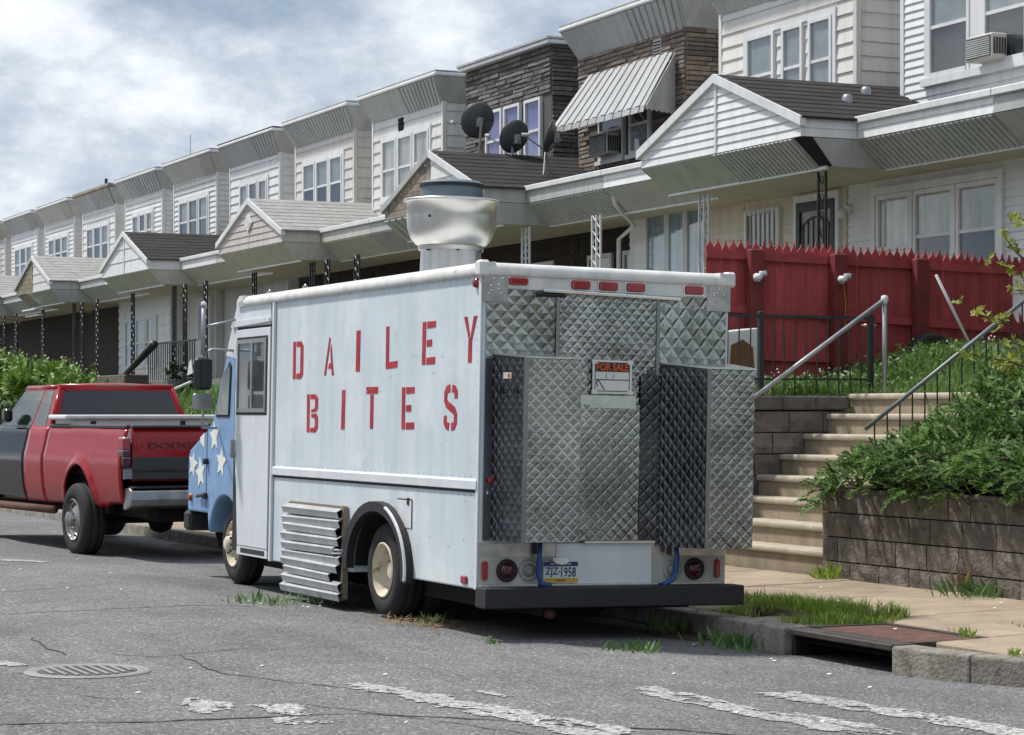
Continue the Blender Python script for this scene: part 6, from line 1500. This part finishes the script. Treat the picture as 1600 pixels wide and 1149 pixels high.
# sapling with yellow-green lobed leaves
def sapling():
    r = random.Random(12); g = thing('sapling', 'young sapling with sparse yellow-green lobed leaves above the juniper at the right edge', 'tree', (12.4, 16.0, 1.6))
    trunk = MB(); trunk.tube([(12.45, 16.0, 1.3), (12.36, 16.0, 2.2), (12.3, 16.0, 3.0), (12.35, 15.9, 3.9)], [.028, .022, .016, .008], 6); trunk.build('trunk', M_twig, g)
    tips = [((12.38, 16.0, 2.0), (11.95, 16.05, 2.35), (11.50, 16.1, 2.50)), ((12.36, 16, 2.3), (12.0, 15.9, 2.75), (11.70, 15.95, 2.86)), ((12.33, 16, 2.7), (12.1, 16.1, 2.95), (11.98, 16.1, 3.08)),
            ((12.38, 16, 1.9), (12.0, 16.0, 2.0), (11.56, 16.05, 2.08)), ((12.38, 16, 2.1), (12.15, 15.9, 2.1), (11.85, 15.95, 2.20)), ((12.35, 16, 2.5), (12.2, 16, 2.6), (12.0, 16.05, 2.62)),
            ((12.38, 16, 2.0), (12.2, 16.2, 2.0), (12.0, 16.2, 1.98)), ((12.3, 16, 3.0), (12.15, 16, 3.2), (12.02, 16, 3.22)), ((12.36, 16, 2.2), (12.6, 15.8, 2.6), (12.8, 15.7, 2.8))]
    fo = MB(); br = MB()
    for a, c, e in tips:
        a, c, e = Vector(a), Vector(c), Vector(e); br.tube([tuple(a), tuple(c), tuple(e)], [.010, .007, .003], 5)
        for _ in range(15):
            u = r.uniform(.35, 1.05); q = (a.lerp(c, u*2) if u < .5 else c.lerp(e, (u-.5)*2)); q = q+rv(r, .05)
            st = rv(r)+Vector((0, -.4, .0)); n_ = (Vector((-.2, -.6, .8))+rv(r, .7)).normalized(); st.normalize()
            L_ = r.uniform(.05, .10); sd_ = st.cross(n_).normalized()
            for k_, kk in ((0, 1), (.85, .75), (-.85, .75), (1.5, .5), (-1.5, .5)):       # palmate lobes
                dd = st*cos(k_)+sd_*sin(k_); leaf(fo, q, dd, n_, L_*kk, L_*.16)
    fo.build('leaves', M_yel, g, recalc=False, kind='stuff'); br.build('branches', M_twig, g, kind='stuff')
sapling()
# bushes at the far left
def bush(label, c, rx, ry, rz, n_, seed, m=None):
    r = random.Random(seed); g = thing('bush', label, 'bush', c, group='leafy bushes on the bank')
    b = MB(); st = MB(); c = Vector(c); lobes = [(Vector((r.uniform(-.6, .6)*rx, r.uniform(-.75, .75)*ry, r.uniform(.35, 1.0)*rz)), r.uniform(.35, .55)) for _ in range(15)]
    for _ in range(n_):
        lc, lr = r.choice(lobes); d = rv(r).normalized(); d.z = abs(d.z)*.9-.15
        p = c+lc+Vector((d.x*lr*rx*.75, d.y*lr*ry*.6, d.z*lr*rz*1.0))*r.uniform(.75, 1.08)
        if p.z < c.z: continue
        leaf(b, p, d+rv(r, .8)+Vector((0, 0, .35)), Vector((-.5, -.5, 1))+rv(r, .6), r.uniform(.16, .30), r.uniform(.035, .06))
    for lc, lr in lobes:
        st.tube([tuple(c), tuple(c+lc*.6), tuple(c+lc+Vector((0, 0, .3)))], [.035, .025, .01], 5)
        for _ in range(5):          # upright shoots
            q = c+lc+Vector((r.uniform(-.4, .4), r.uniform(-.6, .6), lr*rz*.5)); hh = r.uniform(.3, .6)
            for i in range(9): leaf(b, q+Vector((0, 0, hh*i/9)), rv(r)+Vector((0, 0, .6)), Vector((-.4, -.4, 1)), .2*(1-.07*i), .04)
    b.build('foliage', m or M_bush, g, recalc=False, kind='stuff'); st.build('stems', M_twig, g, kind='stuff')
bush('big light-green bush at the left edge behind the pickup cab', (12.7, 60.0, 1.4), 1.0, 2.6, 1.45, 5200, 1)
bush('light-green bush with upright shoots just right of the biggest bush', (12.9, 56.2, 1.45), .9, 1.9, 1.0, 3400, 2)
bush('low bush trailing off below the dark far porch', (13.2, 53.6, 1.6), .8, 1.2, .55, 1500, 3)
bush('leafy bush beyond the left edge of the picture', (12.7, 66.0, 1.4), 1.1, 3.0, 1.4, 3600, 4)
# weeds
def weed(label, t, s, z, rad, h, n_, seed, broad=.5, m=None):
    r = random.Random(seed); g = MB(); m = m or M_weed
    for _ in range(n_):
        a = r.uniform(0, 2*pi); q = Vector((t+r.gauss(0, rad*.45)*1.0, s+r.gauss(0, rad*.45), z-.01)); d = Vector((cos(a)*r.uniform(.2, 1), sin(a)*r.uniform(.2, 1), r.uniform(.4, 1.6)))
        L_ = h*r.uniform(.35, .9); wd = L_*(.11 if r.random() < broad else .04)
        leaf(g, q, d, Vector((-.3, -.6, .8))+rv(r, .4), L_, wd)
    tag(g.build('weed', m, recalc=False), label, 'weed')
weed('weeds growing in an asphalt crack beside the louvered vent', 6.42, 18.75, -.05, .42, .17, 110, 1, .35)
weed('small dark weed poking out by the rear tyre', 7.0, 16.75, -.07, .16, .15, 40, 2, .3)
weed('broad-leaved weeds behind the truck bumper, longest patch in the gutter shade', 7.62, 14.45, -.10, .24, .14, 70, 3, .8)
weed('tiny green weed at the left corner below the bumper', 6.78, 15.1, -.07, .07, .10, 18, 4, .5)
weed('leggy weed at the kerb foot behind the right end of the bumper', 8.62, 15.75, -.13, .20, .26, 34, 5, .5)
weed('dark leafy weed against the kerb stone left of the storm drain', 8.62, 14.85, -.15, .22, .21, 80, 6, .6)
weed('small weed at the mouth of the storm drain', 8.55, 14.55, -.16, .10, .14, 24, 7, .5)
weed('bright weed clump where the block wall meets the lowest step', 11.28, 17.75, .09, .15, .22, 80, 8, .3, M_grass2)
weed('weeds along the foot of the block wall near the right edge', 11.30, 15.5, .09, .30, .24, 110, 9, .35)
weed('tall dry seed stalks against the block wall', 11.33, 15.75, .09, .08, .42, 16, 10, .1, M_dry)
weed('little weed beside the rusty drain hatch', 9.45, 13.1, .05, .07, .11, 26, 11, .5, M_grass2)
weed('low grass tuft in the sidewalk joint right of the hatch', 9.62, 13.35, .05, .13, .08, 40, 12, .2, M_grass2)
weed('small weed on the front sidewalk slab near the right edge', 9.05, 12.05, .04, .08, .10, 26, 13, .5, M_grass2)
weed('thin grass tufts in the sidewalk joint by the right edge', 10.2, 13.45, .06, .16, .07, 30, 14, .2, M_grass2)
weed('grass tuft at the foot of the kerb in the lower right corner', 9.1, 12.1, -.14, .10, .09, 30, 15, .2)
b = MB()
for _ in range(420):
    t, s = random.Random(_).gauss(6.95, .18), random.Random(_+999).gauss(16.75, .3); leaf(b, Vector((t, s, zroad(t, s)+.006+random.Random(_+5).uniform(0, .03))), rv(random.Random(_+7))*Vector((1, 1, .3)), Vector((0, -.3, 1)), .07, .005)
o = b.build('dry_litter', M_dry, recalc=False, kind='stuff'); tag(o, 'reddish dry plant litter by the rear tyre', 'litter')
b = MB(); r_ = random.Random(77)
for t0, t1, s0, s1, n_ in ((6.2, 6.9, 18.3, 19.2, 14), (4.5, 6.5, 20, 27, 10), (8.2, 8.7, 12.5, 18, 8), (9, 11.3, 12, 17, 14), (2.5, 8, 9.5, 16, 14)):
    for _ in range(n_):
        t, s = r_.uniform(t0, t1), r_.uniform(s0, s1); z = zroad(t, s) if t < 8.75 else zwalk(t)
        q = r_.uniform(.008, .022); b.add([(t-q, s, z+.004), (t, s-q*r_.uniform(.5, 1.6), z+.007), (t+q, s, z+.012), (t, s+q, z+.008)], [(0, 1, 2, 3)])
o = b.build('paper_scraps', M_signw, recalc=False, kind='stuff'); tag(o, 'scattered pale scraps and leaf bits on road and sidewalk', 'litter')
# unseen trees, added to darken the reflections in glass and steel
def tree(label, x, y, h, cr, seed):
    r = random.Random(seed); g = thing('reflection_tree', label, 'tree', (x, y, 0), group='unseen trees added for reflections')
    b = MB(); b.tube([(x, y, -.1), (x+.1, y, h*.25), (x-.05, y+.1, h*.5), (x, y, h*.8)], [.28, .22, .16, .05], 8)
    for i in range(7):
        a = i*.9; b.tube([(x, y, h*(.3+.05*i)), (x+cos(a)*cr*.4, y+sin(a)*cr*.4, h*(.45+.05*i)), (x+cos(a)*cr*.75, y+sin(a)*cr*.75, h*(.55+.05*i))], [.11, .07, .02], 5)
    b.build('trunk', M_twig, g)
    b = MB()
    for _ in range(2600):
        d = rv(r).normalized()*r.uniform(.55, 1.0); p = Vector((x, y, h*.66))+Vector((d.x*cr, d.y*cr, d.z*h*.36))
        leaf(b, p, rv(r), rv(r), r.uniform(.4, .8), r.uniform(.14, .26))
    b.build('crown', M_bush, g, recalc=False, kind='stuff')
for i, (x, y) in enumerate(((-12, 10), (-12.5, 24), (-12, 38), (-12.5, 54))):
    tree('unseen leafy tree added across the road to darken reflections', x, y, 6.5+(i*2) % 2, 3.0, 80+i)
for i, (x, y) in enumerate(((-7, -14), (1, -22), (9.5, -10), (12, -19), (-9, -4), (20, -14))):
    tree('unseen broad tree added behind the viewpoint to darken reflections', x, y, 8.5+(i % 3), 3.6, 60+i)
